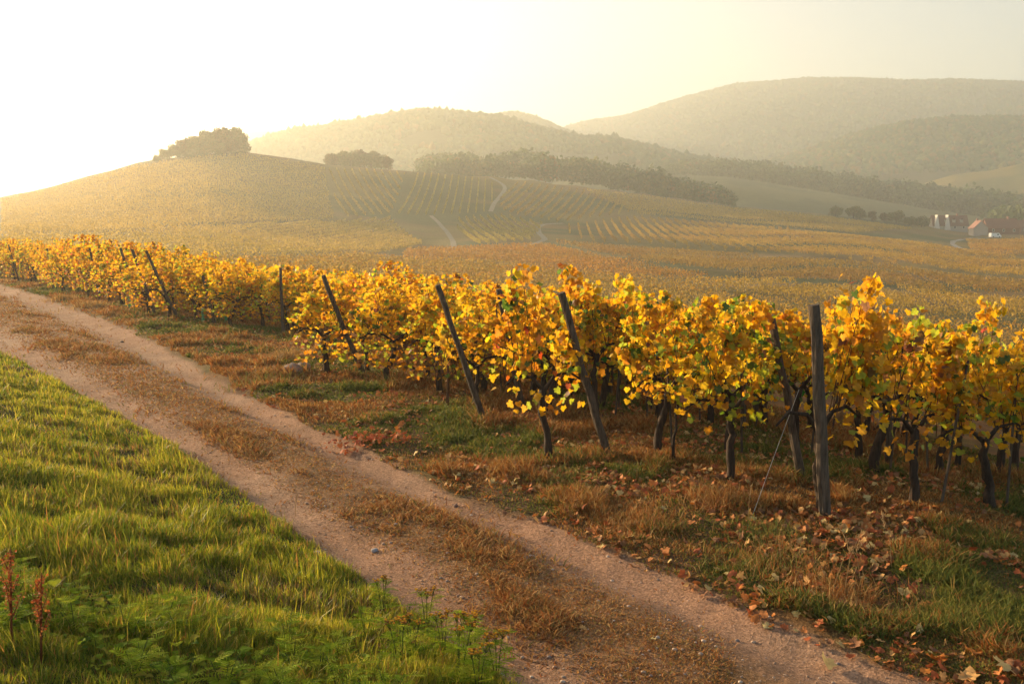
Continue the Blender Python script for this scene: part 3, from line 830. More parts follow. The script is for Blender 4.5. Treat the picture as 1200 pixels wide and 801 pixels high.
# rows: end post (bottom pixel, top pixel) where the photograph shows it
rows = [
    dict(b=(968, 614), t=(954, 357), px=[990, 1106, 1192], post='the tall grey post', v=[2, 5, 0, 4]),
    dict(b=(941, 561), t=(903, 369), px=[872, 1040], post='the crooked post with the wire', v=[3, 7, 0, 8]),
    dict(b=(716, 540), t=(656, 343), px=[648, 780, 862], post='the post under the tallest shoots', v=[6, 7, 3, 1]),
    dict(b=(571, 499), t=(512, 333), px=[648, 705], post='the thick post over bare canes', v=[0, 1, 0, 5]),
    dict(b=(614, 480), t=(585, 338), px=[560, 640], post='the slender post behind bare canes', v=[4, 1, 8, 0]),
]
for r in rows:
    p = plane(np.array(r['b'][0]), np.array(r['b'][1])); r['n'] = float(p @ RN); r['u'] = float(p @ RU)
vn = rows[-1]['n']
extra = [dict(b=(453, 447), t=None, px=[], post=None), dict(b=(428, 440), t=(378, 322), px=[382], post='the leaning end post above the two pale rocks')]
lastn = float(plane(np.array(428), np.array(440)) @ RN)
p453 = plane(np.array(478.), np.array(462.)); 
rows.append(dict(n=vn + (lastn - vn) / 3, u=None, t=None, px=[], post=None, v=[1, 0, 4]))
rows.append(dict(n=vn + (lastn - vn) * 2 / 3, u=None, t=None, px=[453], post=None, v=[0, 8, 1]))
rows.append(dict(b=(428, 440), t=(378, 322), px=[382], post='the post above two pale rocks', v=[1, 3, 0], n=lastn, u=float(plane(np.array(428), np.array(440)) @ RU)))
marks = {(332, 391): ((328, 314), 'the dark straight lone post'), (253, 381): ((238, 323), 'the short post crossing a trunk'), (210, 376): ((171, 293), 'the longest post of the cluster'),
         (183, 370): ((155, 292), 'the middle post of the cluster'), (163, 361): ((141, 290), 'the outermost post of the cluster'), (62, 336): ((44, 290), 'the lone far leaning post')}
mk = []
for b, (t, d) in marks.items():
    p = plane(np.array(b[0]), np.array(b[1])); mk.append(dict(b=b, t=t, n=float(p @ RN), u=float(p @ RU), post=d, px=[]))
n = lastn + 1.5
allm = sorted(mk, key=lambda r: r['n'])
NLONE = float(plane(np.array(332), np.array(391)) @ RN)
NMAX = float(plane(np.array(-30), np.array(320)) @ RN)
while n < NMAX:
    near = [m_ for m_ in allm if abs(m_['n'] - n) < .78 and not m_.get('used')]
    if near:
        m_ = near[0]; m_['used'] = True; rows.append(m_)
    else:
        rows.append(dict(n=n, u=None, t=None, px=[], post=None))
    n += 1.55
rows += [m_ for m_ in allm if not m_.get('used')]
rows.sort(key=lambda r: r['n'])

def build_post(base, lean, h, label, r0=.055):
    """a split wooden post at BASE with its top displaced by LEAN"""
    mb = MB(); k = 7
    pts = []; rr = []
    for i in range(k + 1):
        t = i / k
        pts.append(np.array([lean[0] * t + random.gauss(0, .006), lean[1] * t + random.gauss(0, .006), -.12 + (h + .12) * t]))
        rr.append(r0 * (1.06 - .16 * t) * random.uniform(.94, 1.06))
    mb.tube(pts, rr, 9, bump=.09)
    o = mb.build('vineyard_post', M_POST); o.location = base
    tag(o, label, 'post', 'wooden posts at the ends of the vine rows')
    return o
def solve_lean(base, top):
    best = None
    for a in np.linspace(-.3, 1.6, 77):
        for h in np.linspace(1.2, 2.6, 71):
            q = pix((base[0] - RU[0] * a, base[1] - RU[1] * a, base[2] + h))
            e = (q[0] - top[0]) ** 2 + (q[1] - top[1]) ** 2
            if best is None or e < best[0]: best = (e, a, h)
    return best[1], best[2]
ORD = ordw
def ordn(i):
    return ORD[i] if i < len(ORD) else f'{i + 1}' + {1: 'st', 2: 'nd', 3: 'rd'}.get((i + 1) % 10, 'th')
VP = {}
count = 0
for ri, r in enumerate(rows):
    if r.get('u') is None:
        r['u'] = float(np.interp(r['n'], EN, EU)) + random.uniform(-.25, .25)
        if lastn + .2 < r['n'] < NLONE - .2: r['u'] += 1.5
    b2 = RU * r['u'] + RN * r['n']
    base = np.array([b2[0], b2[1], float(terrain(b2[0], b2[1]))])
    D = np.hypot(*b2)
    rowname = f'row of {r["post"]}' if r['post'] else f'{ordn(ri)} row counted from the tall grey post'
    if r.get('t'):
        a, h = solve_lean(base, r['t'])
    else:
        a, h = random.uniform(.1, .7), random.uniform(1.65, 1.95)
    if ri == 0: lab = 'tall upright grey end post with split weathered wood, clear of the leaves'
    elif r['post']: lab = 'weathered end post, ' + r['post'] + ' among golden vines'
    else: lab = f'dark wooden end post, {rowname}'
    if r.get('t') or (ri > 16 and ri % 5 == 1):
        build_post(base, (-RU[0] * a, -RU[1] * a), h, lab, .055 if ri == 0 else random.uniform(.04, .05))
    # vine positions along the row
    us = []
    for px in r.get('px', []):
        k = (px - 600) / F
        # intersect the viewing plane with the row line
        u = (k * CP * 0 + 0)
        den = RU[0] - k * RU[1]
        us.append(((k * RN[1] - RN[0]) * r['n'] / den) if abs(den) > .05 else None)
    # small correction for pitch is below a few centimetres
    us = [x for x in us if x is not None and abs(x - r['u']) < 8]
    if not us: us = [r['u'] + random.uniform(-.3, .2)]
    nv = 11 if ri < 3 else 9 if ri < 8 else 6 if ri < 14 else 4 if ri < 24 else 3
    while len(us) < nv: us.append(us[-1] + (random.uniform(.9, 1.1) if r['n'] < 13.5 else random.uniform(.72, .9)))
    for vi, u in enumerate(us):
        q = RU * u + RN * (r['n'] + (.2 if ri == 0 else .13) + random.uniform(-.05, .05))
        z = float(terrain(q[0], q[1]))
        Dq = np.hypot(*q); ex, ey = pix((q[0], q[1], z + 1.2))
        if ex > 1330 or ex < -120: continue
        vv = r.get('v', [])
        k = vv[vi] if vi < len(vv) else int(R.integers(0, len(VV)))
        if Dq > 14 and k in (3, 7) and random.random() < .7: k = random.choice([0, 1, 4, 5, 8])
        V = VE_[k] if (vi == 0 and ri == 0) else VL_[k] if r['n'] > 13.5 else VV[k]
        s = random.uniform(.86, 1.07)
        s *= 1 - .15 * float(sstep(11.5, 14, r['n'])) * float(1 - sstep(30, 38, r['n']))
        if ri == 2 and vi == 0: s = .98
        rz = ROWANG + (pi if vi and random.random() < .5 else 0) + random.uniform(-.08, .08)
        lab = f'{V[4]} grapevine, {ordn(vi)} from the track, {rowname}'
        o = empty('grapevine', (q[0], q[1], z), rz)
        obj('trunk', V[0], None, o); obj('canes', V[1], None, o); obj('foliage', V[2], None, o)
        o.scale = (random.uniform(.95, 1.15), random.uniform(.8, 1.05), s)
        tag(o, lab, 'grapevine', 'grapevines trained in rows beside the track')
        count += 1
        if ri < 6 and 0 < vi < 6:
            a_ = (random.uniform(-.18, .18), random.uniform(-.12, .12), 0)
            q2 = q + RU * random.choice([-.22, .2, .3]) - RN * .05
            mbs = MB(); mbs.tube([(0, 0, -.1), (a_[0] * .5, a_[1] * .5, .7), (a_[0], a_[1], 1.45)], [.016, .014, .012], 6, bump=.12)
            st_ = mbs.build('vine_stake', M_POST); st_.location = (q2[0], q2[1], float(terrain(q2[0], q2[1])))
            tag(st_, f'thin dark stake by the {ordn(vi)} vine, {rowname}', 'stake', 'thin stakes among the vines')
    # a middle post further along the near rows
    if ri < 8:
        q = RU * (r['u'] + 4.3) + RN * r['n']
        build_post(np.array([q[0], q[1], float(terrain(q[0], q[1]))]), (random.uniform(-.1, .1), 0), 1.75, f'dark upright post among leaves inside the {rowname}', .04)
print('vines', count)
# more rows beyond the ones one can tell apart
def mass():
    P = []; O = []
    for r in rows:
        st = r['u'] + (11 if r['n'] < 9 else 9 if r['n'] < 16 else 5.5 if r['n'] < 26 else 3.5)
        u = np.arange(st, st + 22, .03)
        x = RU[0] * u + RN[0] * r['n'] + R.normal(0, .13, len(u)); y = RU[1] * u + RN[1] * r['n'] + R.normal(0, .13, len(u))
        z = terrain(x, y) + R.uniform(.6, 1.9, len(u)); P.append(np.stack([x, y, z], -1))
    P = np.concatenate(P); m = len(P)
    cols = PALS[R.choice(7, m, p=np.array(MIX['golden']))] * R.uniform(.75, 1.1, (m, 1))
    out = R.normal(size=(m, 3))
    V, T, C = vine_leaves(P, out, R.uniform(.12, .2, m), cols)
    tag(obj('vineyard_rows', mesh_np('vineyard_rows', V, T, C), M_LEAF), 'golden mass of vine rows falling away behind the nearer vines', 'vineyard', kind='stuff')
mass()

# bare canes tied in a drooping bundle under the thick leaning post
p = hit(524, 478); mb = MB(); random.seed(77)
for k in range(26):
    a = random.uniform(0, 6.28); r_ = random.uniform(.05, .2)
    mb.tube([(0, 0, .98 + random.uniform(-.05, .08)), (cos(a) * r_, sin(a) * r_ * .6, .82), (cos(a) * r_ * 1.3, sin(a) * r_ * .8, random.uniform(.45, .62)), (cos(a) * r_ * .4, sin(a) * .05, random.uniform(.38, .5))], [.005, .005, .004, .003], 4)
mb.tube([(0, 0, -.05), (.02, 0, .5), (0, 0, 1.05)], [.024, .02, .018], 7, bump=.1)
o = mb.build('bare_vine', M_CANE); o.location = tuple(p); tag(o, 'leafless young vine with a drooping tangle of brown canes', 'grapevine')
# young vine, guards, anchor wire, rocks
def at(px, py):
    return hit(px, py)
p = at(789, 541)
o = empty('young_grapevine', tuple(p), ROWANG)
for nm, k in (('trunk', 0), ('canes', 1), ('foliage', 2)): obj(nm, YOUNG[k], None, o)
o.scale = (.8, .8, .85)
tag(o, 'slim young green vine alone in front of the yellow-green leaves', 'grapevine')

w = MB(); a = at(877, 611); tp = np.array(rows[1]['u'] * RU + rows[1]['n'] * RN); 
pw_ = np.array([tp[0] - RU[0] * .1, tp[1] - RU[1] * .1, .95 + terrain(tp[0], tp[1])])
w.tube([a + np.array([0, 0, -.05]), a * .5 + pw_ * .5 + np.array([0, 0, -.015]), pw_], .003, 5, (.4, .36, .3)); o = w.build('anchor_wire', M_WIRE)
tag(o, 'thin pale anchor wire slanting from the crooked post to the ground', 'wire')

for i, (px, py, hh, lab) in enumerate([(152, 362, .45, 'green plastic vine guard beside the leaning cluster of posts'), (238, 377, .4, 'green plastic vine guard left of the short crossed post'),
                                   (265, 379, .35, 'green plastic vine guard right of the short crossed post'), (373, 412, .16, 'low green plastic ring at the foot of the vine above the rocks')]):
    p = at(px, py); g = MB(); g.tube([(0, 0, 0), (.01, 0, hh * .5), (0, 0, hh)], .045, 10, (.05, .3, .12), cap=False); g.tube([(0, 0, hh), (0, 0, hh + .012)], .049, 10, (.35, .6, .4))
    o = g.build('vine_guard', M_PLASTIC); o.location = tuple(p - np.array([0, 0, .02])); tag(o, lab, 'vine guard', 'green plastic vine guards')

def stone(px, py, s, col, label, flat=.65, name='rock'):
    v, f = ICO2; rs = R
    d = 1 + .22 * (rs.random((len(v), 1)) - .5) + .5 * (fbm(v[:, :1] * 1.5 + px, v[:, 1:2] * 1.5 + v[:, 2:] * 1.1, 5, 2) - .5)
    V = v * d * np.array([s, s * rs.uniform(.7, 1), s * flat])
    p = at(px, py)
    o = obj(name, mesh_np(name, V, f, np.tile(np.array([col]), (len(v), 1)), False), M_STONE); o.location = (p[0], p[1], p[2] + s * flat * .35); o.rotation_euler = (0, 0, rs.uniform(0, 6))
    tag(o, label, name)
stone(343, 438, .24, (.2, .15, .125), 'larger pale rock on the verge at the foot of the leaning post')
stone(356, 434, .17, (.18, .14, .12), 'smaller pale rock leaning against the larger one')
stone(372, 650, .045, (.26, .25, .27), 'bluish grey stone on the track at the edge of the grass', name='stone')
stone(439, 646, .035, (.3, .28, .28), 'small grey stone in the track beside the dry strip', name='stone')
stone(534, 593, .03, (.2, .12, .09), 'small dark brown stone in the middle of the far wheel rut', name='stone')
stone(143, 401, .05, (.14, .1, .08), 'dark stone lying in the wheel rut near the far vines', name='stone')
stone(616, 655, .03, (.2, .15, .11), 'brown stone on the dry middle strip', name='stone')

# ------------------------------------------------------------------ grass, dry grass and litter
def blades(x, y, h, wd, lean, cols, z=None, adir=None):
    n = len(x)
    if z is None: z = terrain(x, y)
    b = np.stack([x, y, z - .01], -1)
    a = R.uniform(0, 2 * pi, n) if adir is None else adir + R.normal(0, 1.5, n); l = np.stack([np.cos(a), np.sin(a)], -1) * lean[:, None] * h[:, None]
    fa = R.uniform(0, 2 * pi, n); s = np.stack([np.cos(fa), np.sin(fa), 0 * fa], -1) * (wd * .5)[:, None]
    up = np.sqrt(np.maximum(.05, 1 - np.minimum(lean, .97) ** 2)) * h
    mid = b + np.c_[l * .35, up * .6]; tip = b + np.c_[l, up]
    V = np.stack([b - s, b + s, mid - s * .8, mid + s * .8, tip], 1).reshape(-1, 3)
    i = np.arange(n)[:, None] * 5
    T = np.concatenate([i + np.array([[0, 1, 2]]), i + np.array([[1, 3, 2]]), i + np.array([[2, 3, 4]])])
    return V, T, np.repeat(cols, 5, 0)
def scatter(n, dmin, dmax, az0=-34, az1=34, pw=1.0):
    D = dmin * (dmax / dmin) ** (R.random(n) ** pw); a = np.radians(R.uniform(az0, az1, n))
    return D * np.sin(a), D * np.cos(a), D
def pick(pal, w, n): return np.array(pal, float)[R.choice(len(pal), n, p=np.array(w) / sum(w))]
# bank grass
x, y, D = scatter(1300000, 2.2, 60, -36, 10)
s, gl, vr, f = track_coords(x, y)
cl = fbm(x * 3.4, y * 3.4, 201, 3); cl2 = fbm(x * .9, y * .9, 207, 3)
k = (gl < .02 + .16 * (cl - .5)) & (gl > -16)
k &= R.random(len(x)) < np.clip(.55 + 1.2 * (cl - .3), .4, 1)
x, y, D, gl, cl, cl2 = x[k], y[k], D[k], gl[k], cl[k], cl2[k]
m = len(x)
h = (.05 + .085 * sstep(.25, .75, cl)) * R.uniform(.5, 1.35, m) * (.7 + .3 * sstep(0, -.5, gl)) * (1 + .15 * sstep(8, 25, D))
cols = pick([(.11, .17, .015), (.2, .24, .018), (.33, .31, .02), (.46, .35, .06), (.42, .2, .05)], (.26, .28, .26, .12, .08), m)
yel = (cl2 + R.normal(0, .08, m) > .54)[:, None]
cols = np.where(yel & (R.random((m, 1)) < .6), pick([(.42, .36, .03), (.34, .34, .025), (.5, .38, .06)], (.4, .4, .2), m), cols) * R.uniform(.75, 1.2, (m, 1))
dead = (fbm(x * 1.6, y * 1.6, 261, 3) + R.normal(0, .05, m) > .60) & (R.random(m) < .7)
cols = np.where(dead[:, None], pick([(.3, .2, .08), (.22, .12, .05), (.4, .28, .12), (.16, .14, .04)], (.3, .25, .2, .25), m), cols)
h = h * (1 - .5 * sstep(5.0, 4.3, D + 1.2 * (cl2 - .5)) * sstep(-2.6, -1.6, x)) * np.where(dead, .6, 1) * np.where(R.random(m) < .03, 1.7, 1)
V, T, C = blades(x, y, h, .002 + .00075 * D * R.uniform(.5, 1.2, m), np.abs(R.normal(.5, .3, m)), cols, None, 9 * fbm(x * 1.9, y * 1.9, 263, 2))
tag(obj('bank_grass', mesh_np('bank_grass', V, T, C), M_GRASS), 'thick green and yellow grass covering the bank beside the track', 'grass', kind='stuff')
print('bank', m)
# middle strip, dry
x, y, D = scatter(900000, 3.4, 60, -34, 14)
s, gl, vr, f = track_coords(x, y)
cl = fbm(s * .8, gl * 2.6, 41, 4); c2 = fbm(s * 3.5, gl * 7, 211, 3)
st = np.exp(-((f - .48) / .24) ** 4)
k = (gl > .02) & (vr < 0) & (R.random(len(x)) < st * np.maximum(.45, sstep(.28, .50, cl * .5 + c2 * .5 + .08)) + .04)
x, y, D, cl = x[k], y[k], D[k], cl[k]; m = len(x)
h = R.uniform(.025, .075, m) * (1 + .6 * sstep(9, 18, D)) * (.6 + 1.2 * sstep(.5, .7, cl))
cols = pick([(.42, .22, .07), (.34, .15, .045), (.48, .3, .11), (.2, .17, .05), (.3, .1, .03)], (.32, .3, .12, .1, .16), m) * R.uniform(.7, 1.2, (m, 1))
V, T, C = blades(x, y, h, .004 + .0010 * D, np.abs(R.normal(.85, .15, m)), cols)
tag(obj('dry_grass', mesh_np('dry_grass', V, T, C), M_DRY), 'trodden brown grass on the middle strip of the track', 'grass', kind='stuff')
print('strip', m)
# verge and vineyard floor
x, y, D = scatter(2200000, 4.5, 62, -34, 36)
s, gl, vr, f = track_coords(x, y); al, nn = along_row(x, y)
cl = fbm(x * 1.5, y * 1.5, 221, 3); c2 = fbm(x * 4.5, y * 4.5, 227, 2); gr = fbm(x * .8, y * .8, 53, 3)
k = (vr > .08 + .4 * (cl - .5)) & (al < 8)
dens = np.clip(sstep(.42, .62, cl * .6 + c2 * .4) * 1.0 + .6, 0, 1) * np.where(vr < 1.2, 1, .85)
k &= R.random(len(x)) < dens
x, y, D, vr, cl, gr, c2 = x[k], y[k], D[k], vr[k], cl[k], gr[k], c2[k]; m = len(x)
tuft = sstep(.5, .66, cl)
h = (.045 + .09 * tuft) * R.uniform(.5, 1.4, m) * (1 + .5 * sstep(9, 16, D))
dryp = pick([(.40, .21, .06), (.36, .14, .035), (.46, .29, .1), (.26, .14, .04), (.32, .09, .02)], (.3, .27, .17, .16, .1), m)
h *= np.where(gr > .52, .75, 1)
grn = pick([(.10, .13, .025), (.16, .17, .03), (.24, .2, .04)], (.4, .35, .25), m)
cols = np.where((gr + R.normal(0, .07, m) > np.where(vr < .9, .57, .5))[:, None], grn, dryp) * R.uniform(.7, 1.2, (m, 1))
V, T, C = blades(x, y, h, .003 + .0010 * D, np.abs(R.normal(.78, .25, m)), cols)
tag(obj('verge_grass', mesh_np('verge_grass', V, T, C), M_DRY), 'tufts of dry and green grass on the verge and under the vines', 'grass', kind='stuff')
print('verge', m)
# gravel
x, y, D = scatter(34000, 3.4, 22, -32, 30)
s, gl, vr, f = track_coords(x, y); k = (gl > 0) & (vr < .1); x, y, D = x[k], y[k], D[k]; m = len(x)
sz = np.minimum(.0025 + .0022 * R.pareto(2.2, m), .018)
v, fc = ico(1); v = v[:, :]; 
V = (v[None] * (1 + .4 * (R.random((m, len(v), 1)) - .5)) * np.stack([sz, sz * .8, sz * .6], -1)[:, None] + np.stack([x, y, terrain(x, y) + sz * .2], -1)[:, None]).reshape(-1, 3)
T = (fc[None] + (np.arange(m) * len(v))[:, None, None]).reshape(-1, 3)
C = np.repeat(pick([(.42, .3, .22), (.36, .24, .16), (.5, .4, .32), (.26, .2, .17)], (.4, .3, .15, .15), m), len(v), 0)
tag(obj('gravel', mesh_np('gravel', V, T, C), M_STONE), 'loose grit and small pebbles on the wheel ruts', 'gravel', kind='stuff')
# leaf litter
def flat_leaves(P, size, cols, tilt=.35, curl=.8):
    n = len(P)
    out = np.stack([R.normal(0, tilt, n), R.normal(0, tilt, n), np.ones(n)], -1)
    nr = out / np.linalg.norm(out, axis=1, keepdims=True)
    a = R.uniform(0, 2 * pi, n); dn = np.stack([np.cos(a), np.sin(a), 0 * a], -1)
    t = dn - nr * (dn * nr).sum(1, keepdims=True); t /= np.linalg.norm(t, axis=1, keepdims=True)
    sd = np.cross(t, nr)
    xx = LEAF2D[:, 0][None] * R.uniform(.8, 1.2, (n, 1)); yy = -LEAF2D[:, 1][None] * np.ones((n, 1)) - .4
    cv = R.uniform(.15, 1, (n, 1)) * curl * np.where(R.random((n, 1)) < .65, 1, -1)
    zz = cv * (np.abs(xx) ** 1.5 * 1.0 + (yy) ** 2 * .5) + R.normal(0, .06, (n, 15))
    s = size[:, None, None]
    V = P[:, None] + s * (xx[..., None] * sd[:, None] + yy[..., None] * t[:, None] + zz[..., None] * nr[:, None])
    z0 = V[..., 2].min(1, keepdims=True) - P[:, 2:3]
    V[..., 2] -= z0 * .8
    return V.reshape(-1, 3), (LT[None] + (np.arange(n) * 15)[:, None, None]).reshape(-1, 3), np.repeat(cols, 15, 0) * R.uniform(.8, 1.2, (n * 15, 1))
LIT = [(.45, .17, .05), (.36, .1, .035), (.5, .28, .1), (.55, .4, .16), (.24, .11, .05), (.55, .2, .04)]
x, y, D = scatter(60000, 4.5, 45, -32, 36)
s, gl, vr, f = track_coords(x, y); al, nn = along_row(x, y)
k = (vr > -.05) & (al < 7) & (R.random(len(x)) < np.where(vr < .5, .35, .8) * sstep(.36, .6, fbm(x * 1.4, y * 1.4, 241, 3)) + .05)
x, y = x[k], y[k]
hp = at(436, 517); q = 150; xq = R.normal(hp[0], .28, q); yq = R.normal(hp[1], .16, q)
zq = np.abs(R.normal(.03, .04, q))
x = np.r_[x, xq]; y = np.r_[y, yq]; zz = np.r_[np.full(k.sum(), .012), zq + .01]
m = len(x)
cols = pick(LIT, (.25, .2, .2, .1, .2, .05), m)
cols[-q:] = pick([(.5, .14, .04), (.42, .1, .04), (.5, .24, .1)], (.5, .3, .2), q)
V, T, C = flat_leaves(np.stack([x, y, terrain(x, y) + zz], -1), R.uniform(.025, .07, m), cols, .6, 1.1)
tag(obj('leaf_litter', mesh_np('leaf_litter', V, T, C), M_FALLEN), 'fallen brown and red vine leaves strewn under the vines', 'leaves', kind='stuff')
# single fallen leaves one can tell apart on the rut
FL = [(602, 569, .075, 3, 'pale leaf on the verge edge below the thick leaning post'), (702, 643, .07, 3, 'flat golden leaf on the far wheel rut, nearest the tufted bank'), (737, 632, .07, 3, 'cream leaf at the foot of the grassy tuft'),
      (699, 631, .06, 0, 'small brown leaf just above the flat golden one'), (748, 656, .06, 2, 'tan leaf in the rut between golden and reddish leaves'), (780, 653, .07, 0, 'reddish folded leaf against the dark tuft'),
      (784, 661, .05, 3, 'small yellow leaf under the reddish folded leaf'), (841, 671, .09, 3, 'large golden leaf lying against the verge tuft'), (868, 693, .08, 5, 'curled orange leaf at the verge edge'),
      (908, 700, .06, 3, 'narrow pale yellow leaf at the rut edge'), (925, 705, .1, 1, 'dark red leaf heap leaf, largest at the verge edge'), (946, 722, .09, 2, 'pale tan leaf below the dark red leaf'),
      (899, 737, .09, 3, 'broad pale gold leaf in the middle of the near rut'), (975, 730, .07, 3, 'bright yellow leaf tucked under brown leaves'), (990, 726, .1, 0, 'brown crumpled leaf on the verge edge heap'),
      (1000, 720, .1, 1, 'red brown leaf on top of the verge edge heap'), (1019, 748, .05, 3, 'tiny yellow leaf alone at the rut margin'), (968, 783, .11, 3, 'large yellow leaf at the bottom of the rut'),
      (1072, 768, .06, 4, 'small dark leaf on the grit near the orange leaves'), (1095, 775, .12, 5, 'tall curled orange leaf standing in the grass'), (1137, 767, .13, 5, 'largest orange leaf in the grass at the corner'),
      (1168, 763, .12, 5, 'second large orange leaf, beside the largest'), (1180, 790, .12, 3, 'spiky pale gold leaf at the corner of the grass'), (1135, 795, .13, 2, 'wide tan leaf at the very bottom of the verge'),
      (1058, 697, .1, 3, 'cream leaf lying on the grass among red ones'), (972, 638, .12, 5, 'vivid orange red leaf by the foot of the tall post'), (960, 641, .09, 1, 'dark red leaf beside the vivid orange one'),
      (1085, 712, .1, 0, 'brown leaf beside the cream one'), (617, 588, .06, 0, 'reddish leaf where tufts meet the rut below the thick post'), (765, 751, .05, 3, 'pale sliver of leaf on the dry middle strip'), (684, 739, .05, 2, 'tan leaf on the dry strip, farther from the rut')]
for px, py, sz, ci, lab in FL:
    p = at(px, py); sz *= .85
    V, T, C = flat_leaves(np.zeros((1, 3)), np.array([sz]), np.array([LIT[ci]]), .3, .9)
    o = obj('fallen_leaf', mesh_np('fallen_leaf', V, T, C), M_FALLEN); o.location = (p[0], p[1], p[2] + .015)
    tag(o, lab, 'leaf', 'fallen leaves at the edge of the track')

# ------------------------------------------------------------------ weeds on the bank
def tansy_leaf(mb, base, d, L, col):
    d = np.array(d) / np.linalg.norm(d); sd = np.cross(d, (0, 0, 1)); sd /= np.linalg.norm(sd) + 1e-9
    pts = []
    NL = 8
    for i in range(NL):
        t = i / (NL - 1); pts.append(np.array(base) + d * L * t + np.array([0, 0, -.35 * L * t * t]))
    mb.tube(pts, [.0022] * NL, 3, col, cap=False)
    for i in range(1, NL):
        l = L * .36 * math.sin(pi * min(1, (i + 1.4) / (NL + 1.2))) + .004
        for s in (-1, 1):
            b = pts[i]; dr = sd * s * .85 + d * .55 + np.array([0, 0, -.12])
            wv = d * l * .075
            tip = b + dr * l; m1 = b + dr * l * .55
            c = tuple(np.array(col) * random.uniform(.85, 1.2))
            mb.add([b - wv * .4, b + wv * .4, m1 + wv * 1.1, tip, m1 - wv * 1.1, m1 + wv * .2 + dr * .002], [(0, 1, 2, 4), (4, 2, 3)], c)
def weed_variant(seed, flowers):
    random.seed(seed)
    st = MB(); lf = MB(); fl = MB()
    n = random.randint(2, 3)
    for k in range(n):
        a = random.uniform(0, 6.28); ln = random.uniform(.0, .12); hh = random.uniform(.16, .30) if not flowers else random.uniform(.26, .40)
        top = np.array([cos(a) * ln, sin(a) * ln, hh])
        pts = [np.array([cos(a) * .01, sin(a) * .01, -.02]), top * .5 + np.array([0, 0, .01]), top]
        st.tube(pts, [.004, .0035, .0025], 5, (.12, .15, .04))
        for j in range(9):
            t = (j + 1) / 9; b = top * t; aa = j * 2.4 + k
            c = random.choice([(.2, .3, .02), (.27, .36, .022), (.36, .4, .03)])
            tansy_leaf(lf, b, (cos(aa), sin(aa), random.uniform(.15, .9)), random.uniform(.13, .2) * (1.1 - .4 * t), c)
        if flowers:
            for j in range(12):
                q = top + np.array([random.gauss(0, .02), random.gauss(0, .02), .02 + random.uniform(0, .012)])
                st.tube([top - np.array([0, 0, .03]), q], .0012, 3, (.12, .15, .04))
                c = random.choice([(.65, .38, .03), (.55, .28, .03), (.3, .15, .04)])
                fl.tube([q - np.array([0, 0, .003]), q + np.array([0, 0, .003])], .0075, 7, c)
    return st.mesh('stem', True), lf.mesh('leaves'), (fl.mesh('flower_heads') if flowers else None)
WV = [weed_variant(401 + i, False) for i in range(4)]; FV = [weed_variant(421 + i, True) for i in range(3)]
def broad_variant(seed):
    random.seed(seed); st = MB(); lf = MB()
    for j in range(11):
        a = j * 2.4 + random.uniform(-.3, .3); el = random.uniform(.25, 1.2); L = random.uniform(.05, .11)
        d = np.array([cos(a) * cos(el), sin(a) * cos(el), sin(el)]); b = d * random.uniform(.05, .12)
        st.tube([(0, 0, -.01), b * .6, b], [.0022, .002, .0016], 4, (.2, .2, .05))
        sd = np.cross(d, (0, 0, 1)); sd /= np.linalg.norm(sd) + 1e-9; up = np.cross(sd, d)
        c = random.choice([(.16, .24, .02), (.24, .32, .022), (.32, .36, .03), (.1, .17, .02), (.4, .34, .05)])
        V = []
        for t, wd in ((0, .05), (.2, .26), (.45, .36), (.7, .28), (.9, .12), (1, .01)):
            m_ = b + d * L * t - np.array([0, 0, L * .55 * t * t])
            V += [m_ - sd * L * wd * random.uniform(.8, 1.1) + up * L * wd * .35, m_, m_ + sd * L * wd * random.uniform(.8, 1.1) + up * L * wd * .35]
        lf.add(V, [q for i in range(5) for q in ((i * 3, i * 3 + 1, i * 3 + 4, i * 3 + 3), (i * 3 + 1, i * 3 + 2, i * 3 + 5, i * 3 + 4))], c)
    return st.mesh('stem', True), lf.mesh('leaves', True)
BV = [broad_variant(451 + i) for i in range(4)]
random.seed(5)
wp = []
cand = [(random.uniform(5, 560), random.uniform(690, 815)) for _ in range(1200)]
for (px, py) in cand:
    if py < 700 + 40 * random.random() and px < 260: continue
    q = plane(np.array(px), np.array(py), .45)
    if track_coords(q[0], q[1])[1] > -.08: continue
    if all(math.hypot(q[0] - a, q[1] - b) > .1 for a, b in wp): wp.append((float(q[0]), float(q[1])))
    if len(wp) >= 120: break
for i, (x_, y_) in enumerate(wp):
    br = i % 5 in (0, 2, 4)
    V = BV[i % 4] if br else WV[i % 4]
    o = empty('broad_leaved_weed' if br else 'tansy_plant', (x_, y_, float(terrain(x_, y_))), random.uniform(0, 6.28)); s = random.uniform(.55, .95) if br else random.uniform(.6, .95); o.scale = (s, s, s * .9)
    obj('stem', V[0], M_WEED, o); obj('leaves', V[1], M_WEED, o)
    if br: tag(o, 'low broad-leaved green weed without flowers in the grass of the bank', 'weed', 'broad-leaved weeds on the bank')
    else: tag(o, 'feathery green tansy leaves without flowers, in the weeds at the foot of the bank', 'weed', 'leafy weeds without flowers on the bank')
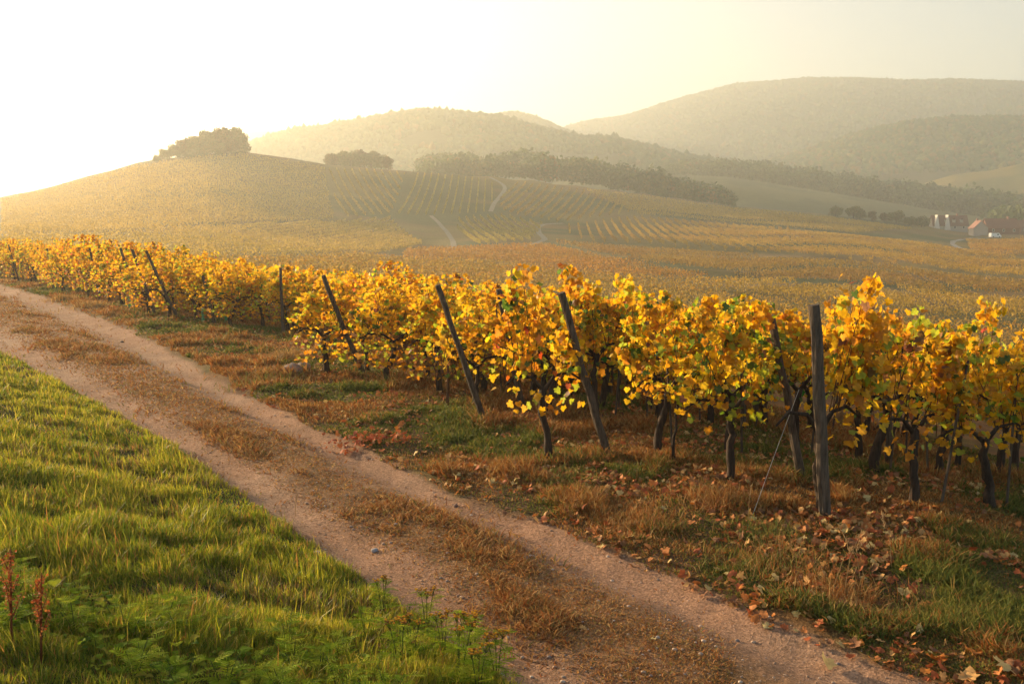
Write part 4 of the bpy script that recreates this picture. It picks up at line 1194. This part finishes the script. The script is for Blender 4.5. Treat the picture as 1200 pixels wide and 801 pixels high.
for i, (px, py, s, lab) in enumerate([(582, 752, 1.1, 'tallest tansy with a brown flower top, out against the track'), (545, 725, .9, 'tansy with tiny yellow heads rising over the track edge'), (557, 735, 1.0, 'tansy with flat yellow heads near the point of the bank'),
                                (500, 705, 1.0, 'dark brown headed tansy standing above the grass edge'), (448, 690, .9, 'brown topped tansy at the start of the flowering edge'), (538, 775, 1.1, 'bright yellow tansy cluster low at the bank foot'),
                                (560, 790, 1.1, 'yellow tansy cluster at the very bottom of the bank'), (483, 752, 1.0, 'yellow tansy heads amid dense green leaves'), (470, 770, 1.0, 'golden tansy half sunk in green leaves'), (520, 745, 1.0, 'tansy with small ochre heads in the middle of the flowering patch')]):
    q = plane(np.array(px), np.array(py + 18), .15); V = FV[i % 3]
    o = empty('flowering_tansy', (q[0], q[1], float(terrain(q[0], q[1]))), i * 1.1); o.scale = (s * .85,) * 3
    obj('stem', V[0], M_WEED, o); obj('leaves', V[1], M_WEED, o); obj('flower_heads', V[2], M_WEED, o)
    tag(o, lab, 'weed', 'flowering tansy at the edge of the bank')
def dock(px, py, h, label, seed):
    random.seed(seed)
    q = plane(np.array(px), np.array(py), .5); z = float(terrain(q[0], q[1]))
    o = empty('dock_plant', (q[0], q[1], z)); tag(o, label, 'weed', 'dry dock stalks in the grass')
    st = MB(); sd = MB()
    st.tube([(0, 0, -.02), (.01, .01, h * .5), (.03, 0, h)], [.006, .005, .002], 5, (.2, .07, .03))
    for j in range(9):
        z0 = h * (.35 + .065 * j); a = j * 2.4; L = h * .22 * (1.1 - j * .08)
        e = (cos(a) * L * .4 + .015, sin(a) * L * .4, z0 + L)
        st.tube([(.01, 0, z0), e], [.003, .0015], 4, (.2, .07, .03))
        for k in range(42):
            t = random.random(); b = np.array([.01, 0, z0]) * (1 - t) + np.array(e) * t + np.array([random.gauss(0, .011) for _ in range(3)])
            r = random.uniform(.004, .009); c = random.choice([(.46, .13, .035), (.36, .09, .03), (.52, .2, .05)])
            u = np.array([random.gauss(0, 1) for _ in range(3)]); u /= np.linalg.norm(u); v = np.cross(u, (0.3, .5, .8)); v /= np.linalg.norm(v)
            sd.add([b + u * r, b + v * r, b - u * r, b - v * r], [(0, 1, 2, 3)], c)
    st.build('stem', M_DRY, o, True); sd.build('seed_heads', M_DRY, o)
dock(16, 806, .55, 'rust red dock stalk at the corner of the grass, the taller of two', 1)
dock(50, 812, .47, 'rust red dock stalk with thinner branches beside the taller one', 2)
# thin dry stalks
def stalk(px, py, h, lean, label, seed, n=1):
    random.seed(seed); p = at(px, py)
    mb = MB()
    mb.tube([(0, 0, -.02), (lean * .3, 0, h * .6), (lean, 0.02, h)], [.003, .0025, .0012], 4, (.45, .3, .14))
    for k in range(7):
        t = .7 + .3 * k / 7; b = np.array([lean * t, .01, h * t]); mb.tube([b, b + np.array([random.gauss(0, .012), random.gauss(0, .012), .035])], [.003, .001], 3, (.5, .34, .17))
    o = mb.build('dry_stalk', M_DRY); o.location = tuple(p); tag(o, label, 'dry stalk', 'dry stalks beside the track')
for i, a_ in enumerate([(243, 572, .28, -.02, 'dry straw stalk standing at the bank edge'), (346, 605, .22, .02, 'straw stalk alone at the edge of the near rut'), (336, 625, .2, -.06, 'bent straw stalk beside the lone upright one'),
                        (988, 700, .5, .12, 'longest pale stalk bending over the verge tuft'), (1010, 690, .42, -.15, 'pale stalk leaning back towards the tall post'), (975, 690, .4, .25, 'arching pale stalk across the verge tuft'), (1045, 665, .45, -.1, 'pale stalk rising from the tuft behind the post'), (876, 612, .35, .03, 'thin stalk at the foot of the anchor wire')]):
    stalk(*a_, seed=i)
TUFTS = []
def tuft(px, py, n, rad, hh, label, pal):
    p = at(px, py)
    n = int(n * 2.2); x = R.normal(p[0], rad * .5, n); y = R.normal(p[1], rad * .5, n)
    c = pick(pal, [1] * len(pal), n) * R.uniform(.7, 1.2, (n, 1))
    TUFTS.append(blades(x, y, .7 * hh * R.uniform(.5, 1.2, n), np.full(n, .003 + .0005 * np.hypot(p[0], p[1])), np.abs(R.normal(.8, .28, n)), c))
STRAW = [(.40, .22, .07), (.36, .15, .04), (.45, .29, .11), (.3, .11, .03)]; OLIV = [(.2, .2, .05), (.3, .24, .06), (.13, .16, .03)]
for a_ in [(745, 615, 420, .42, .22, 'wide rusty tuft bulging onto the rut below the young vine', STRAW), (840, 590, 420, .32, .3, 'orange dry tuft in front of the leaning trunk', STRAW), (905, 660, 600, .5, .22, 'broad brown tuft at the rut edge below the tall post', STRAW + OLIV),
           (985, 700, 500, .4, .24, 'grey straw tuft with long bending stalks', STRAW), (655, 560, 420, .4, .16, 'green tuft at the foot of the post under the tallest shoots', OLIV), (310, 445, 400, .7, .26, 'dark rounded tuft on the verge beside the rocks', OLIV + STRAW[:2]),
           (600, 545, 300, .4, .2, 'rusty tuft between the thick post and the rut', STRAW), (1120, 720, 420, .4, .2, 'green and straw tuft near the orange leaves', OLIV + STRAW[:1]), (890, 625, 300, .3, .2, 'small green tuft beside the anchor wire', OLIV),
           (335, 420, 260, .4, .4, 'tall straw tuft behind the rocks', STRAW[:1] + STRAW[2:3]), (75, 350, 200, .7, .35, 'bright straw tuft on the far verge', STRAW[:1] + STRAW[2:3]), (105, 358, 200, .7, .35, 'second bright straw tuft on the far verge, nearer the posts', STRAW[:1] + STRAW[2:3])]:
    tuft(*a_)
_o = 0; _V = []; _T = []; _C = []
for V, T, C in TUFTS:
    _V.append(V); _T.append(T + _o); _C.append(C); _o += len(V)
tag(obj('tall_tufts', mesh_np('tall_tufts', np.concatenate(_V), np.concatenate(_T), np.concatenate(_C)), M_DRY), 'taller clumps of straw and rust coloured grass along the verge', 'grass', kind='stuff')

# ------------------------------------------------------------------ the air
def haze():
    x0, x1, y0, y1, z0, z1 = -800, 2100, -130, 2900, -30, 470
    mb = MB(); mb.box(x0, x1, y0, y1, z0, z1)
    m = bpy.data.materials.new('haze_air'); m.use_nodes = True
    N = m.node_tree.nodes; N.clear()
    out = N.new('ShaderNodeOutputMaterial'); v = N.new('ShaderNodeVolumePrincipled')
    v.inputs['Color'].default_value = (.93, .96, .91, 1); v.inputs['Density'].default_value = HAZE_DENSITY; v.inputs['Anisotropy'].default_value = .5
    m.node_tree.links.new(v.outputs[0], out.inputs['Volume'])
    o = mb.build('haze', m); tag(o, 'pale sunlit haze filling the valley', 'haze', kind='stuff')
if HAZE_DENSITY > 0: haze()
